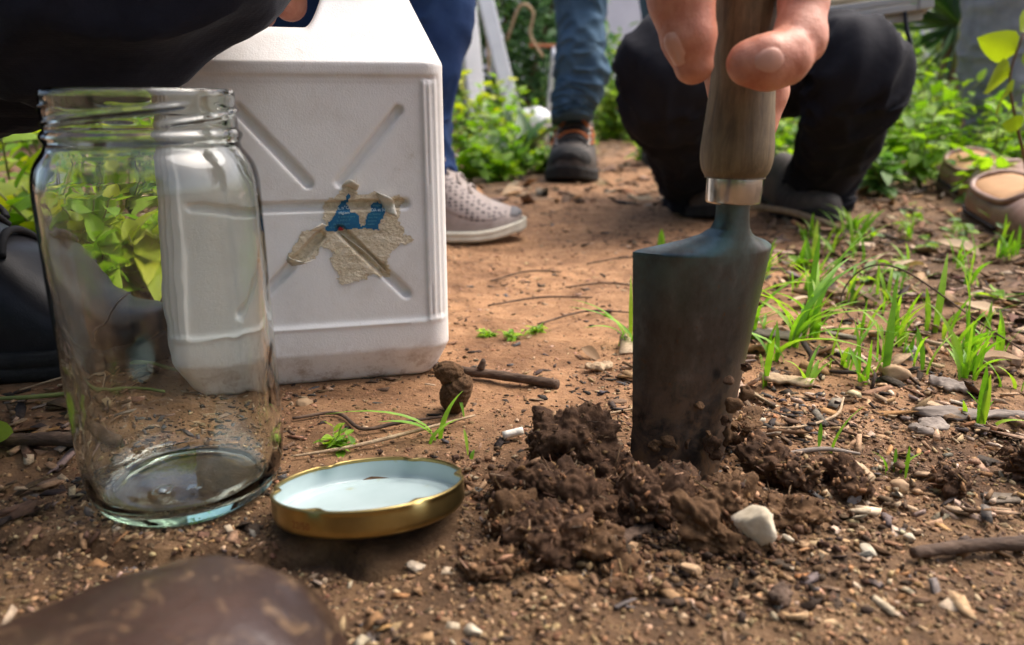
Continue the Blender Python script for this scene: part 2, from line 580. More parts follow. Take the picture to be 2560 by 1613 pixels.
pt = N(nt, 'ShaderNodeMath', operation='MULTIPLY'); nt.links.new(hi.outputs[0], pt.inputs[0])
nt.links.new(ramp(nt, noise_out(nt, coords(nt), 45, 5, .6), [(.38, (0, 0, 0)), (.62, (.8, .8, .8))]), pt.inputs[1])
c1 = mix(nt, pt.outputs[0], c1, (.10, .16, .165))  # teal highlight at the neck, put into the colour as a patina tint
nt.links.new(mix(nt, sm.outputs[0], c1, (.13, .075, .04)), bs.inputs['Base Color'])
mt = N(nt, 'ShaderNodeMath', operation='MULTIPLY_ADD'); mt.inputs[1].default_value = -.85; mt.inputs[2].default_value = .88; mt.use_clamp = True
nt.links.new(sm.outputs[0], mt.inputs[0]); nt.links.new(mt.outputs[0], bs.inputs['Metallic'])
mr = N(nt, 'ShaderNodeMapRange'); mr.inputs['To Min'].default_value = .2; mr.inputs['To Max'].default_value = .48
nt.links.new(g, mr.inputs['Value']); nt.links.new(mr.outputs[0], bs.inputs['Roughness'])
bump(nt, bs, sp, .2, .0008)
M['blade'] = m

# skin, cloth, leather
m, nt, bs = new_mat('skin')
v = coords(nt)
f = noise_out(nt, v, 95, 6, .65, .4)
nt.links.new(ramp(nt, f, [(.25, (.40, .12, .065)), (.5, (.54, .215, .13)), (.75, (.63, .30, .20))]), bs.inputs['Base Color'])
bs.inputs['Roughness'].default_value = .5
bs.inputs['Subsurface Weight'].default_value = .35
bs.inputs['Subsurface Radius'].default_value = (.006, .0025, .0015)
w = N(nt, 'ShaderNodeTexVoronoi', Scale=900); nt.links.new(v, w.inputs['Vector'])
n1 = bump(nt, bs, w.outputs['Distance'], .2, .0004)
bump(nt, bs, noise_out(nt, v, 160, 5), .2, .001, n1)
M['skin'] = m
M['nail'] = mat_noise('nail', [(.3, (.56, .27, .18)), (.7, (.64, .34, .25))], 80, .28, bstr=.05)
M['black_trousers'] = mat_cloth('black_trousers', (.010, .010, .014), (.017, .017, .022), sheen=.02)
M['navy_trousers'] = mat_cloth('navy_trousers', (.012, .013, .021), (.023, .025, .040), sheen=.10)
M['indigo_denim'] = mat_cloth('indigo_denim', (.010, .026, .085), (.022, .050, .13), fade=20)
M['blue_denim'] = mat_cloth('blue_denim', (.045, .090, .15), (.085, .145, .21), fade=20)
M['grey_cloth'] = mat_cloth('grey_cloth', (.19, .19, .215), (.32, .315, .345))
M['thread'] = mat_flat('sewing_thread', (.03, .033, .045), .8)
M['black_leather'] = mat_noise('black_leather', [(.3, (.007, .007, .009)), (.7, (.015, .015, .019))], 60, .42, spec=.3, bscale=700, bstr=.25, bdist=.0006, roughvar=.08)
M['black_rubber'] = mat_noise('black_rubber', [(.3, (.008, .008, .008)), (.7, (.02, .018, .017))], 90, .8, bscale=400)
M['lace_black'] = mat_flat('lace_black', (.008, .008, .01), .8)
M['brown_leather'] = mat_noise('brown_leather', [(.3, (.20, .11, .072)), (.55, (.31, .185, .13)), (.75, (.41, .27, .20))], 30, .4, bscale=500, bstr=.35, bdist=.0008)
M['brown_sole'] = mat_noise('brown_sole', [(.3, (.07, .042, .028)), (.6, (.15, .095, .062)), (.8, (.23, .15, .095))], 60, .8, bscale=300)
M['tan_insole'] = mat_flat('tan_insole', (.42, .23, .10), .7)
M['dark_seam'] = mat_flat('dark_seam', (.02, .012, .009), .8)
# scuffed toe leather: dark maroon with rubbed tan patches and dust
m, nt, bs = new_mat('scuffed_leather')
v = coords(nt)
a0 = ramp(nt, noise_out(nt, v, 24, 6, .6), [(.3, (.020, .011, .008)), (.6, (.042, .023, .017)), (.8, (.07, .04, .03))])
sc = ramp(nt, noise_out(nt, v, 85, 8, .75, 1.2), [(.54, (0, 0, 0)), (.70, (.8, .8, .8))])
a1 = mix(nt, sc, a0, (.20, .125, .065))
nt.links.new(a1, bs.inputs['Base Color'])
bs.inputs['Roughness'].default_value = .27
bump(nt, bs, noise_out(nt, v, 120, 6, .65), .35, .002)
M['scuffed_leather'] = m
# knit mesh of the running shoe: rows of dark oval openings in a pale upper
m, nt, bs = new_mat('sneaker_mesh')
v = coords(nt, (150, 150, 230))
vo = N(nt, 'ShaderNodeTexVoronoi', Scale=1.0, Randomness=.25); nt.links.new(v, vo.inputs['Vector'])
nt.links.new(mix(nt, ramp(nt, vo.outputs['Distance'], [(.34, (1, 1, 1)), (.42, (0, 0, 0))]), (.31, .26, .24), (.06, .05, .05)), bs.inputs['Base Color'])
bs.inputs['Roughness'].default_value = .8
M['sneaker_mesh'] = m
M['sneaker_pale'] = mat_noise('sneaker_pale', [(.3, (.26, .215, .195)), (.7, (.36, .305, .275))], 60, .75, bscale=700, bstr=.3)
M['sneaker_sole'] = mat_noise('sneaker_sole', [(.3, (.5, .46, .36)), (.7, (.68, .64, .53))], 50, .7, bscale=300)
M['sneaker_toe'] = mat_flat('sneaker_toe', (.12, .115, .12), .7)
M['boot_leather'] = mat_noise('boot_leather', [(.3, (.04, .033, .03)), (.6, (.085, .07, .06)), (.8, (.14, .115, .098))], 55, .7, bscale=500, bstr=.5, bdist=.001)
M['orange_cord'] = mat_flat('orange_cord', (.60, .17, .045), .7)
M['steel_eyelet'] = mat_flat('steel_eyelet', (.5, .45, .4), .35, metallic=.9)

# stones, wood, dead matter
M['pale_stone'] = mat_noise('pale_stone', [(.3, (.38, .31, .21)), (.55, (.52, .45, .33)), (.8, (.62, .56, .45))], 90, .75, bscale=320, bstr=.5, bdist=.001)
M['grey_stone'] = mat_noise('grey_stone', [(.3, (.20, .18, .17)), (.7, (.36, .33, .31))], 90, .75, bscale=320, bstr=.5, bdist=.001)
M['ochre_stone'] = mat_noise('ochre_stone', [(.3, (.26, .16, .085)), (.7, (.44, .30, .17))], 90, .8, bscale=320, bstr=.5, bdist=.001)
M['bark'] = mat_noise('bark', [(.3, (.035, .021, .014)), (.55, (.095, .058, .037)), (.8, (.19, .125, .085))], 120, .88, stretch=(.4, 1, 1), bscale=420, bstr=.8, bdist=.002)
M['dry_root'] = mat_noise('dry_root', [(.3, (.26, .17, .095)), (.7, (.46, .34, .21))], 120, .85, bscale=420, bstr=.6)
M['driftwood'] = mat_noise('driftwood', [(.3, (.10, .08, .066)), (.55, (.21, .17, .14)), (.8, (.34, .29, .24))], 90, .85, stretch=(.25, 1, 1), bscale=320, bstr=.7, bdist=.0015)
M['white_paint'] = mat_noise('white_paint', [(.3, (.70, .71, .74)), (.7, (.82, .83, .85))], 12, .6, bscale=150, bstr=.2)
M['white_wall'] = mat_noise('white_wall', [(.3, (.66, .66, .70)), (.7, (.82, .82, .84))], 2.2, .85, bscale=40, bstr=.3, bdist=.006)
M['grey_plank'] = mat_noise('grey_plank', [(.3, (.38, .36, .33)), (.55, (.58, .56, .52)), (.8, (.72, .70, .66))], 40, .85, stretch=(.08, 1, 1), bscale=160, bstr=.6, bdist=.002)
M['khaki'] = mat_cloth('khaki', (.27, .22, .15), (.36, .30, .21))
M['aluminium'] = mat_noise('aluminium', [(.3, (.55, .55, .56)), (.7, (.72, .72, .73))], 40, .38, metallic=.6, bstr=.1)
M['pot_grey'] = mat_noise('pot_grey', [(.3, (.13, .11, .105)), (.7, (.24, .205, .19))], 14, .85, bscale=120, bstr=.3)
M['black_plastic'] = mat_flat('black_plastic', (.015, .015, .018), .5)
M['terracotta'] = mat_flat('terracotta', (.38, .13, .06), .85)
M['slab'] = mat_noise('slab', [(.3, (.30, .25, .18)), (.7, (.46, .40, .30))], 14, .9, bscale=120, bstr=.6, bdist=.004)

G1 = [(.11, .25, .012), (.19, .38, .02), (.29, .50, .028), (.40, .58, .04)]
M['leaf_green'] = mat_leaf('leaf_green', G1)
M['leaf_blue'] = mat_leaf('leaf_blue', [(.045, .12, .03), (.085, .20, .055), (.15, .29, .09), (.25, .40, .16)])
M['leaf_yellow'] = mat_leaf('leaf_yellow', [(.20, .30, .012), (.32, .42, .018), (.44, .50, .025), (.52, .52, .03)], transl=.45)
M['leaf_dark'] = mat_leaf('leaf_dark', [(.018, .06, .018), (.03, .09, .025), (.05, .13, .03), (.075, .17, .04)], rough=.35, transl=.15)
M['grass'] = mat_leaf('grass_blade', [(.12, .30, .015), (.18, .40, .025), (.25, .48, .035), (.33, .50, .05)], rough=.5, transl=.4, vein=False)
M['stem'] = mat_noise('stem', [(.3, (.10, .14, .03)), (.7, (.20, .20, .06))], 60, .7, bstr=.2)
M['stem_brown'] = mat_noise('stem_brown', [(.3, (.09, .055, .03)), (.7, (.22, .14, .08))], 60, .8, bstr=.3)
M['dead_leaf'] = mat_leaf('dead_leaf', [(.10, .055, .03), (.24, .145, .08), (.38, .26, .16), (.50, .38, .27)], rough=.8, transl=.12)
M['litter'] = mat_vcol('litter', .85, 500, .5)
M['crown'] = mat_vcol('crown_leaves', .5, 60, 0, .4, .48)


# ================================================================== THE SETTING
CRACK = np.array([(-.30, .285), (-.21, .262), (-.17, .2575), (-.14, .2505), (-.115, .2535), (-.095, .2485), (-.07, .252), (-.05, .244)])

def GZ(x, y):
    """height of the ground"""
    x = np.atleast_1d(np.asarray(x, float)); y = np.atleast_1d(np.asarray(y, float))
    p = np.stack([x, y, np.zeros_like(x)], -1)
    calm = np.ones_like(x)
    for cx, cy, r in ((-.146, .313, .06), (-.12, .46, .09), (-.135, .50, .09)):
        calm = np.minimum(calm, sstep(r * .75, r * 1.35, np.hypot(x - cx, y - cy)))
    far = sstep(1.5, 4, y)
    z = (.0042 * fbm(p * 9, 3, 3) + .0026 * fbm(p * 42, 3, 5) + .0012 * fbm(p * 150, 2, 9)) * (.15 + .85 * calm) * (1 - .5 * far)
    z = z + .018 * sstep(.25, .8, x) * sstep(.6, 1.3, y) + .012 * sstep(.3, .9, -x) * sstep(.6, 1.2, y)
    yc = np.interp(x, CRACK[:, 0], CRACK[:, 1]) + .0035 * vnoise(np.stack([x * 90, x * 0, x * 0], -1), 4)
    inside = sstep(-.34, -.28, x) * sstep(-.035, -.06, x)
    wid = .0016 + .0014 * (vnoise(np.stack([x * 60, x * 0 + 3, x * 0], -1), 8) + 1)
    z = z - inside * .008 * np.exp(-((y - yc) / wid) ** 2) + inside * .0035 * sstep(-.002, .004, y - yc) * sstep(.03, .004, y - yc)
    z = z - .012 * np.exp(-((x - .083) ** 2 + (y - .335) ** 2) / .030 ** 2)
    return z

def gz(x, y):
    return float(GZ(x, y)[0])

def axis(stops):
    """coordinates with the given spacings: [(start, step), ..., (end, _)]"""
    out = []
    for (a, s0), (b, s1) in zip(stops[:-1], stops[1:]):
        t = a
        while t < b - 1e-9:
            out.append(t)
            t += s0 + (s1 - s0) * (t - a) / (b - a)
    out.append(stops[-1][0])
    return np.array(out)

gx = axis([(-80, 12), (-6, 1.2), (-1.2, .03), (-.4, .0032), (.4, .0032), (1.2, .03), (6, 1.2), (80, 12)])
gy = axis([(-80, 12), (-2, .4), (.0, .02), (.12, .0022), (.45, .003), (1.0, .007), (3, .05), (8, .8), (120, 14)])
XX, YY = np.meshgrid(gx, gy, indexing='ij')
ZZ = GZ(XX.ravel(), YY.ravel())
ground = mobj('ground', np.column_stack([XX.ravel(), YY.ravel(), ZZ]), grid_faces(len(gx), len(gy)), M['earth'])
tag(ground, kind='structure')

def box_mesh(sx, sy, sz, bevel=.0, jitter=0, seed=0, cuts=1):
    import bmesh
    bm = bmesh.new()
    bmesh.ops.create_cube(bm, size=1)
    bmesh.ops.scale(bm, vec=(sx, sy, sz), verts=bm.verts)
    if bevel: bmesh.ops.bevel(bm, geom=bm.edges[:], offset=bevel, segments=2, affect='EDGES', profile=.6)
    if jitter:
        r = random.Random(seed)
        for vv in bm.verts: vv.co += Vector((r.uniform(-1, 1), r.uniform(-1, 1), r.uniform(-1, 1))) * jitter
    bmesh.ops.recalc_face_normals(bm, faces=bm.faces)
    V = np.array([vv.co[:] for vv in bm.verts])
    bm.verts.index_update()
    F = [tuple(q.index for q in f.verts) for f in bm.faces]
    bm.free()
    return V, F

# far white garden wall behind the planting
V, F = box_mesh(26, .2, 2.6, .02)
o = mobj('garden_wall', V, F, M['white_wall'], smooth=False); o.location = (1, 11.5, 1.28)
tag(o, 'long white garden wall far behind the shrubs', 'wall')

# ================================================================== JERRICAN
CAN = thing('jerrican', 'white plastic jerrican with ribbed cross and a torn paper label', 'jerrican', (-.1296, .490, 0), R(14))
HX, HY = .080, .060
GROOVES = [((-.034, .163), (.0005, .1222)), ((.0525, .1615), (.0183, .1222)), ((-.060, .1092), (.0540, .1092)),
           ((.0055, .0925), (-.040, .0488)), ((.0165, .0955), (.0532, .0555)), ((-.060, .163), (-.0341, .1631))][:5]

def can_relief(x, z):
    """how deep the front skin lies under the outer wall"""
    rec = .0014 * sstep(.0672, .0652, np.abs(x)) * sstep(.0375, .0395, z) * sstep(.1785, .1765, z)
    d = rec
    for a, b in GROOVES:
        a, b = np.array(a), np.array(b)
        ab = b - a
        t = np.clip(((x - a[0]) * ab[0] + (z - a[1]) * ab[1]) / (ab @ ab), 0, 1)
        dist = np.hypot(x - a[0] - t * ab[0], z - a[1] - t * ab[1])
        d = d + .0038 * sstep(.0036, .0014, dist)
    d = d + .0014 * np.exp(-((z - .1790) / .0013) ** 2) * sstep(.078, .07, np.abs(x))
    d = d - .0009 * np.exp(-((z - .0385) / .0016) ** 2) * sstep(.080, .074, np.abs(x))
    for fx in (.0688, .0722, .0755):
        d = d + .0007 * np.exp(-((np.abs(x) - fx) / .0008) ** 2) * sstep(.036, .042, z) * sstep(.182, .176, z)
    return d

def can_sdf(p):
    x, y, z = p[:, 0], p[:, 1], p[:, 2]
    up = np.maximum(z - .187, 0)
    lo = np.maximum(.021 - z, 0)
    bulge = .0012 * np.cos(np.clip(x / .09, -1, 1) * 1.5) * np.sin(np.clip(z / .18, 0, 1) * 3.14)
    hx = HX - .34 * up - .42 * lo
    hy = HY - 1.02 * up - .42 * lo + bulge
    r = .013
    qx, qy = np.abs(x) - hx + r, np.abs(y) - hy + r
    d = np.minimum(np.maximum(qx, qy), 0) + np.hypot(np.maximum(qx, 0), np.maximum(qy, 0)) - r
    d = d + can_relief(x, z) * sstep(.02, .035, np.abs(y))
    slope = 1 / np.sqrt(1 + np.where(z > .187, 1.04, 0) * sstep(.03, .05, hy - np.abs(x) * 0))
    top = .2065 + .050 * sstep(.004, .030, x)
    d = -smin(-d, -(z - top), .006)
    bar = chain(p, [(-.068, 0, .198, .012), (-.066, 0, .238, .0125), (-.05, 0, .2565, .0125), (.0, 0, .2565, .0125), (.035, 0, .248, .014)], .01)
    d = smin(d, bar, .012)
    d = -smin(-d, z, .004)
    return d
V, F = surface_net(can_sdf, (-.088, -.068, -.006), (.088, .068, .276), .0014)
mobj('body', V, F, M['plastic'], CAN)
# screw cap on the far end of the top
V, F = lathe([(0, 0), (.0155, 0), (.0165, .001), (.0165, .012), (.0155, .0138), (0, .0142)], 48)
V = V + np.array([.046, 0, .2555])
mobj('cap', V, F, M['plastic'], CAN)

LABEL = [(.0067, .1036), (.0084, .1061), (.0081, .1097), (.0118, .1136), (.0179, .1155), (.019, .1205), (.0229, .1239), (.0263, .1228), (.0284, .12), (.0271, .1178), (.0277, .1152), (.032, .1156), (.0342, .115), (.0363, .1165), (.0386, .1164), (.0456, .1132), (.0508, .114), (.0544, .1119), (.0548, .1093), (.0521, .1078), (.051, .1052), (.0502, .099), (.0532, .0952), (.053, .0909), (.0572, .0902), (.0592, .0875), (.0544, .0858), (.0508, .0865), (.0458, .0817), (.0424, .0759), (.0438, .071), (.0446, .065), (.0399, .0663), (.0368, .0676), (.0316, .0684), (.0309, .0657), (.0252, .0649), (.0199, .0636), (.0163, .0627), (.0129, .0672), (.0151, .0687), (.0118, .0732), (.0102, .0796), (.0119, .0832), (.008, .085), (.0046, .0867), (.0033, .0825), (.0011, .08), (-.0056, .0772), (-.0117, .0749), (-.0142, .0782), (-.0137, .0818), (-.0093, .0873), (-.0048, .0948), (-.0007, .0967), (.0042, .0955), (.0094, .0984), (.0085, .101)]
BLUE = [(.0235, .1161), (.0192, .1119), (.0168, .1089), (.0148, .1054), (.0142, .1034), (.0105, .1004), (.0087, .0964), (.0094, .0948), (.0162, .095), (.0172, .096), (.0233, .0955), (.0274, .0962), (.0391, .0947), (.0387, .0973), (.0424, .104), (.0427, .1055), (.0409, .1102), (.036, .1101), (.0346, .1073), (.035, .1057), (.0324, .1038), (.0305, .0976), (.028, .0974), (.0273, .1034), (.0259, .1055), (.0229, .1061), (.0216, .1098), (.0233, .1138)]
RED = [(.0155, .0956), (.0168, .0968), (.0187, .0955), (.0182, .0947), (.016, .0947)]

def in_poly(x, y, poly):
    c = np.zeros(x.shape, bool)
    n = len(poly)
    for i in range(n):
        x1, y1 = poly[i]; x2, y2 = poly[(i + 1) % n]
        cond = ((y1 > y) != (y2 > y)) & (x < (x2 - x1) * (y - y1) / (y2 - y1 + 1e-12) + x1)
        c ^= cond
    return c

def on_front(x, z, lift):
    """points on the jerrican's front skin, lift metres proud of it"""
    bulge = .0012 * np.cos(np.clip(x / .09, -1, 1) * 1.5) * np.sin(np.clip(z / .18, 0, 1) * 3.14)
    return np.column_stack([x, -(HY + bulge - can_relief(x, z) + lift), z])

def patch(poly, lift, step=.0006, rag=.0009, seed=1, wrinkle=.0003):
    xs = [q[0] for q in poly]; zs = [q[1] for q in poly]
    ax = np.arange(min(xs) - .002, max(xs) + .002, step); az = np.arange(min(zs) - .002, max(zs) + .002, step)
    X, Z = np.meshgrid(ax, az, indexing='ij')
    cx, cz = X[:-1, :-1] + step / 2, Z[:-1, :-1] + step / 2
    q = np.stack([cx * 700, cz * 700, cx * 0], -1)
    ins = in_poly(cx + rag * vnoise(q, seed), cz + rag * vnoise(q, seed + 5), poly)
    q3 = np.stack([X.ravel() * 420, Z.ravel() * 420, X.ravel() * 0], -1)
    V = on_front(X.ravel(), Z.ravel(), lift + wrinkle * (1 + fbm(q3, 3, seed + 9)))
    F = grid_faces(*X.shape)[ins.ravel()]
    used = np.unique(F)
    mp = np.full(len(V), -1); mp[used] = np.arange(len(used))
    return V[used], [mp[F][:, ::-1]]

V, F = patch(LABEL, .0003, seed=2)
paper = mobj('torn_label', V, F, M['paper'], CAN); paper['label'] = 'torn brown paper label backing'
V, F = patch(BLUE, .0009, rag=.0006, seed=7, wrinkle=.0001)
mobj('blue_print', V, F, M['blue_print'], paper)
V, F = patch(RED, .0013, rag=.0003, seed=8, wrinkle=.0001, step=.0004)
mobj('red_print', V, F, M['red_print'], paper)

def text_verts(s, size, bold=0):
    cu = bpy.data.curves.new('lettering', 'FONT')
    cu.body = s; cu.size = size; cu.offset = bold
    cu.resolution_u = 2
    o = bpy.data.objects.new('lettering', cu)
    COL.objects.link(o)
    bpy.context.view_layer.update()
    me = o.to_mesh()
    V = np.array([v.co[:] for v in me.vertices]).reshape(-1, 3)
    F = [tuple(p.vertices) for p in me.polygons]
    o.to_mesh_clear()
    bpy.data.objects.remove(o); bpy.data.curves.remove(cu)
    return V, F

LINES = [('s, n\u00b0C', .0160, .1070, .0026, 'pale_ink', .00006), ('r\u00e9glem', .0164, .1047, .0022, 'pale_ink', .00006),
         ('e autres pro', .0160, .1026, .0019, 'dim_ink', 0), ('o, H315 P', .0150, .1005, .0019, 'dim_ink', 0),
         ('de vous pou', .0128, .0985, .0019, 'dim_ink', 0), ('et rinc', .0108, .0968, .0016, 'dim_ink', 0),
         ('mages', .0360, .1079, .0021, 'dim_ink', 0), ('OA et 50', .0346, .1056, .0022, 'pale_ink', .00004),
         ('ut liberer', .0334, .1035, .0018, 'dim_ink', 0), ('une me', .0328, .1017, .0018, 'dim_ink', 0),
         ('anisme', .0326, .0997, .0018, 'dim_ink', 0), ('viable', .0322, .0978, .0018, 'dim_ink', 0)]
for s, x0, z0, size, mt, bold in LINES:
    V, F = text_verts(s, size, bold)
    if len(V) == 0: continue
    V2 = on_front(V[:, 0] + x0, V[:, 1] + z0, .00135)
    mobj('lettering', V2, F, M[mt], paper, smooth=False)

def flap(pts_edge, pts_free, n=10, m_=6, curl=.003, seed=0):
    """a strip of paper torn loose: from an attached edge to a free, curled edge (local front coordinates x,z,lift)"""
    a = spline(pts_edge, n); b = spline(pts_free, n)
    V = []
    for k in range(m_):
        t = k / (m_ - 1)
        q = a * (1 - t) + b * t
        q[:, 2] += curl * math.sin(t * 2.4)
        V.append(on_front(q[:, 0], q[:, 1], .0006 + q[:, 2]))
    return np.vstack(V), [grid_faces(m_, n)]
for e, fr, curl in ([[(.0384, .1164, 0), (.0405, .110, 0), (.0437, .1044, 0)], [(.0386, .1166, .001), (.0468, .1128, .004), (.0494, .1022, .004)], .002],
                    [[(-.0137, .0818, 0), (-.0142, .0782, 0), (-.0117, .0749, 0)], [(-.0085, .0795, .003), (-.004, .0785, .004), (.0015, .0800, .002)], .004],
                    [[(.0042, .0955, 0), (.0068, .0968, 0), (.0092, .0984, 0)], [(-.0004, .0964, .003), (.003, .0984, .004), (.0070, .1004, .003)], .002],
                    [[(.019, .1200, 0), (.0225, .1200, 0), (.0275, .1178, 0)], [(.0195, .1212, .002), (.0235, .1245, .004), (.0288, .1212, .003)], .002],
                    [[(.0166, .0930, 0), (.028, .0825, 0), (.0400, .069, 0)], [(.0180, .0925, .002), (.030, .0822, .003), (.0420, .069, .0015)], .001]):
    V, F = flap(e, fr, curl=curl)
    o = mobj('paper_flap', V, F, M['paper_white'], paper)
    md = o.modifiers.new('solid', 'SOLIDIFY'); md.thickness = .0002

# ================================================================== GLASS JAR
JAR = thing('glass_jar', 'empty clear glass jar with screw neck and no lid', 'jar', (-.1432, .3055, .0012), R(10))
JH = .1715
def jar_outer():
    pr = [(0, .0035), (.020, .0030), (.0300, .0016), (.0340, .0004), (.0362, .0), (.0386, .0006), (.0412, .0030), (.0436, .0078), (.0450, .0140), (.0456, .022)]
    pr += [(.0458, z) for z in np.linspace(.03, .132, 26)]
    pr += [(.0456, .1360), (.0450, .1395), (.0440, .1425), (.0424, .1452), (.0406, .1474), (.0394, .1488), (.0388, .1502), (.0386, .1512), (.0394, .1524), (.0400, .1536), (.0398, .1548), (.0388, .1556)]
    pr += [(.0382, z) for z in np.linspace(.1566, .1690, 26)]
    pr += [(.0380, .1703), (.0374, .1712), (.0366, .1715)]
    return pr
inner = [(.0358, .1710), (.0354, .1700)] + [(.0353, z) for z in np.linspace(.168, .152, 8)] + [(.0362, .1490), (.0386, .1455), (.0410, .1415), (.0424, .1370), (.0428, .1330)]
inner += [(.0429, z) for z in np.linspace(.128, .03, 16)] + [(.0426, .0215), (.0414, .0130), (.0394, .0082), (.0364, .0058), (.030, .0056), (.018, .0066), (0, .0072)]
SEG = 220
prof = np.array(jar_outer() + inner)
th = np.linspace(0, 2 * math.pi, SEG, endpoint=False)
rr = np.repeat(prof[:, :1], SEG, 1); zz = np.repeat(prof[:, 1:], SEG, 1); TH = np.repeat(th[None], len(prof), 0)
outer_rows = np.arange(len(prof)) < len(jar_outer())
neck = (outer_rows & (prof[:, 1] > .1555) & (prof[:, 1] < .1708))[:, None]
for k in range(4):                                   # four overlapping thread lugs
    t = ((TH - k * math.pi / 2 - .35) % (2 * math.pi)) / 2.0
    zc = .1585 + .0072 * t
    on = sstep(0, .12, t) * sstep(1, .88, t) * (t < 1)
    rr = rr + neck * .0010 * on * np.exp(-((zz - zc) / .00085) ** 2)
wob = outer_rows[:, None] * .00018 * np.sin(3 * TH + 40 * zz) + (~outer_rows)[:, None] * .00035 * (np.sin(2 * TH + 1 + 60 * zz) + .6 * np.sin(5 * TH - 33 * zz))
rr = rr + wob * (rr > .03)
rr = rr * .905; zz = zz * .988
V = np.stack([rr * np.cos(TH), rr * np.sin(TH), zz], -1).reshape(-1, 3)
mobj('body', *outward(V, [grid_faces(len(prof), SEG, True)]), M['glass'], JAR)
# moulded mark inside the base: a letter in a rounded square and two more letters
sq = [(-.003, -.003), (.003, -.003), (.003, .003), (-.003, .003)]
ring = []
for (ax, ay), a0 in zip([(.002, -.002), (.002, .002), (-.002, .002), (-.002, -.002)], (-90, 0, 90, 180)):
    ring += [(ax + .0014 * math.cos(R(a0 + t)), ay + .0014 * math.sin(R(a0 + t)), 0) for t in (0, 30, 60, 90)]
ring.append(ring[0])
V, F = tube(np.array(ring) + np.array([-.006, -.0185, .0086]), [.0004] * len(ring), 8)
mk = mobj('moulded_mark', V, F, M['glass'], JAR)
for s, dx, size in (('D', -.0075, .0042), ('FU', .003, .0056)):
    V, F = text_verts(s, size, .0002)
    V = V + np.array([dx, -.0200, .0088])
    o = mobj('letter', V, F, M['glass'], mk, smooth=False)
    md = o.modifiers.new('solid', 'SOLIDIFY'); md.thickness = .0005

# ================================================================== JAR LID
LID = thing('jar_lid', 'upturned gold metal jar lid with white enamel inside', 'lid', (-.0575, .2772, .0), R(-8))
LID.rotation_euler = (R(-11), R(-4.5), R(-8))
LID.location.z = .0075
RL = .0412
LID.scale = (.93, .93, .93)
def ringmesh(rows, seg=180, lug=None):
    pr = np.array(rows, float)
    th = np.linspace(0, 2 * math.pi, seg, endpoint=False)
    r = np.repeat(pr[:, :1], seg, 1); z = np.repeat(pr[:, 1:2], seg, 1); T = np.repeat(th[None], len(pr), 0)
    if lug is not None: r = r - lug(T, pr[:, 2][:, None])
    V = np.stack([r * np.cos(T), r * np.sin(T), z], -1).reshape(-1, 3)
    return V, [grid_faces(len(pr), seg, True)[:, ::-1]]
def lug(T, w):
    q = ((T * 6 / (2 * math.pi) + .2) % 1 - .5)
    return w * .0032 * np.exp(-(q / .085) ** 2)
shell = [(0, -.0002, 0), (.030, -.0002, 0), (.034, -.0004, 0), (.0385, -.0004, 0), (.0402, .0004, 0), (.0410, .0018, 0), (RL, .0035, 0), (RL, .0085, 0), (RL, .0098, .15), (.0414, .0103, .3), (.0416, .0109, .5), (.0415, .0114, .7), (.0411, .0117, .9), (.0406, .0117, 1), (.0402, .0112, 1), (.0402, .0106, .95), (.0404, .0100, .6)]
V, F = ringmesh(shell, lug=lug)
lid_shell = mobj('shell', V, F, M['gold'], LID)
lin = [(.0403, .0099, .55), (.0405, .0085, .1), (.0405, .0036, 0), (.0401, .0022, 0), (.0393, .0013, 0), (.0383, .0012, 0), (.0372, .0020, 0), (.0355, .0021, 0), (.0342, .0012, 0), (.0325, .0010, 0), (.018, .0011, 0), (0, .0011, 0)]
V, F = ringmesh(lin, lug=lug)
mobj('enamel_lining', V, F, M['enamel'], LID)
V, F = text_verts('22/50', .0042)
a = R(-118) + V[:, 0] / RL
V = np.column_stack([(RL + .00008) * np.cos(a), (RL + .00008) * np.sin(a), V[:, 1] + .0036])
mobj('stamped_code', V, F, M['lid_ink'], lid_shell, smooth=False)

# ================================================================== TROWEL
TX, TY = .0955, .3335
TR = thing('hand_trowel', 'hand trowel stuck upright in the dark soil', 'trowel', (TX, TY, 0))
TR.rotation_euler = (R(-1), R(.6), 0)
hp = [(.0, .252), (.006, .2515), (.011, .249), (.0138, .244), (.0146, .236), (.0140, .222), (.0133, .205), (.0130, .190), (.0132, .178), (.0139, .166), (.0149, .154), (.0155, .1465), (.0153, .1415), (.0143, .1375), (.0128, .1350), (.0118, .1342), (0, .1342)]
V, F = lathe(spline(np.array(hp), 60), 64)
V = V[:]; mobj('handle', V, F, M['wood'], TR)
V, F = lathe([(0, .1352), (.0114, .1352), (.0117, .1348), (.0118, .134), (.0117, .1245), (.0113, .1236), (.0098, .1233), (0, .1233)], 64)
mobj('ferrule', V, F, M['ferrule'], TR)
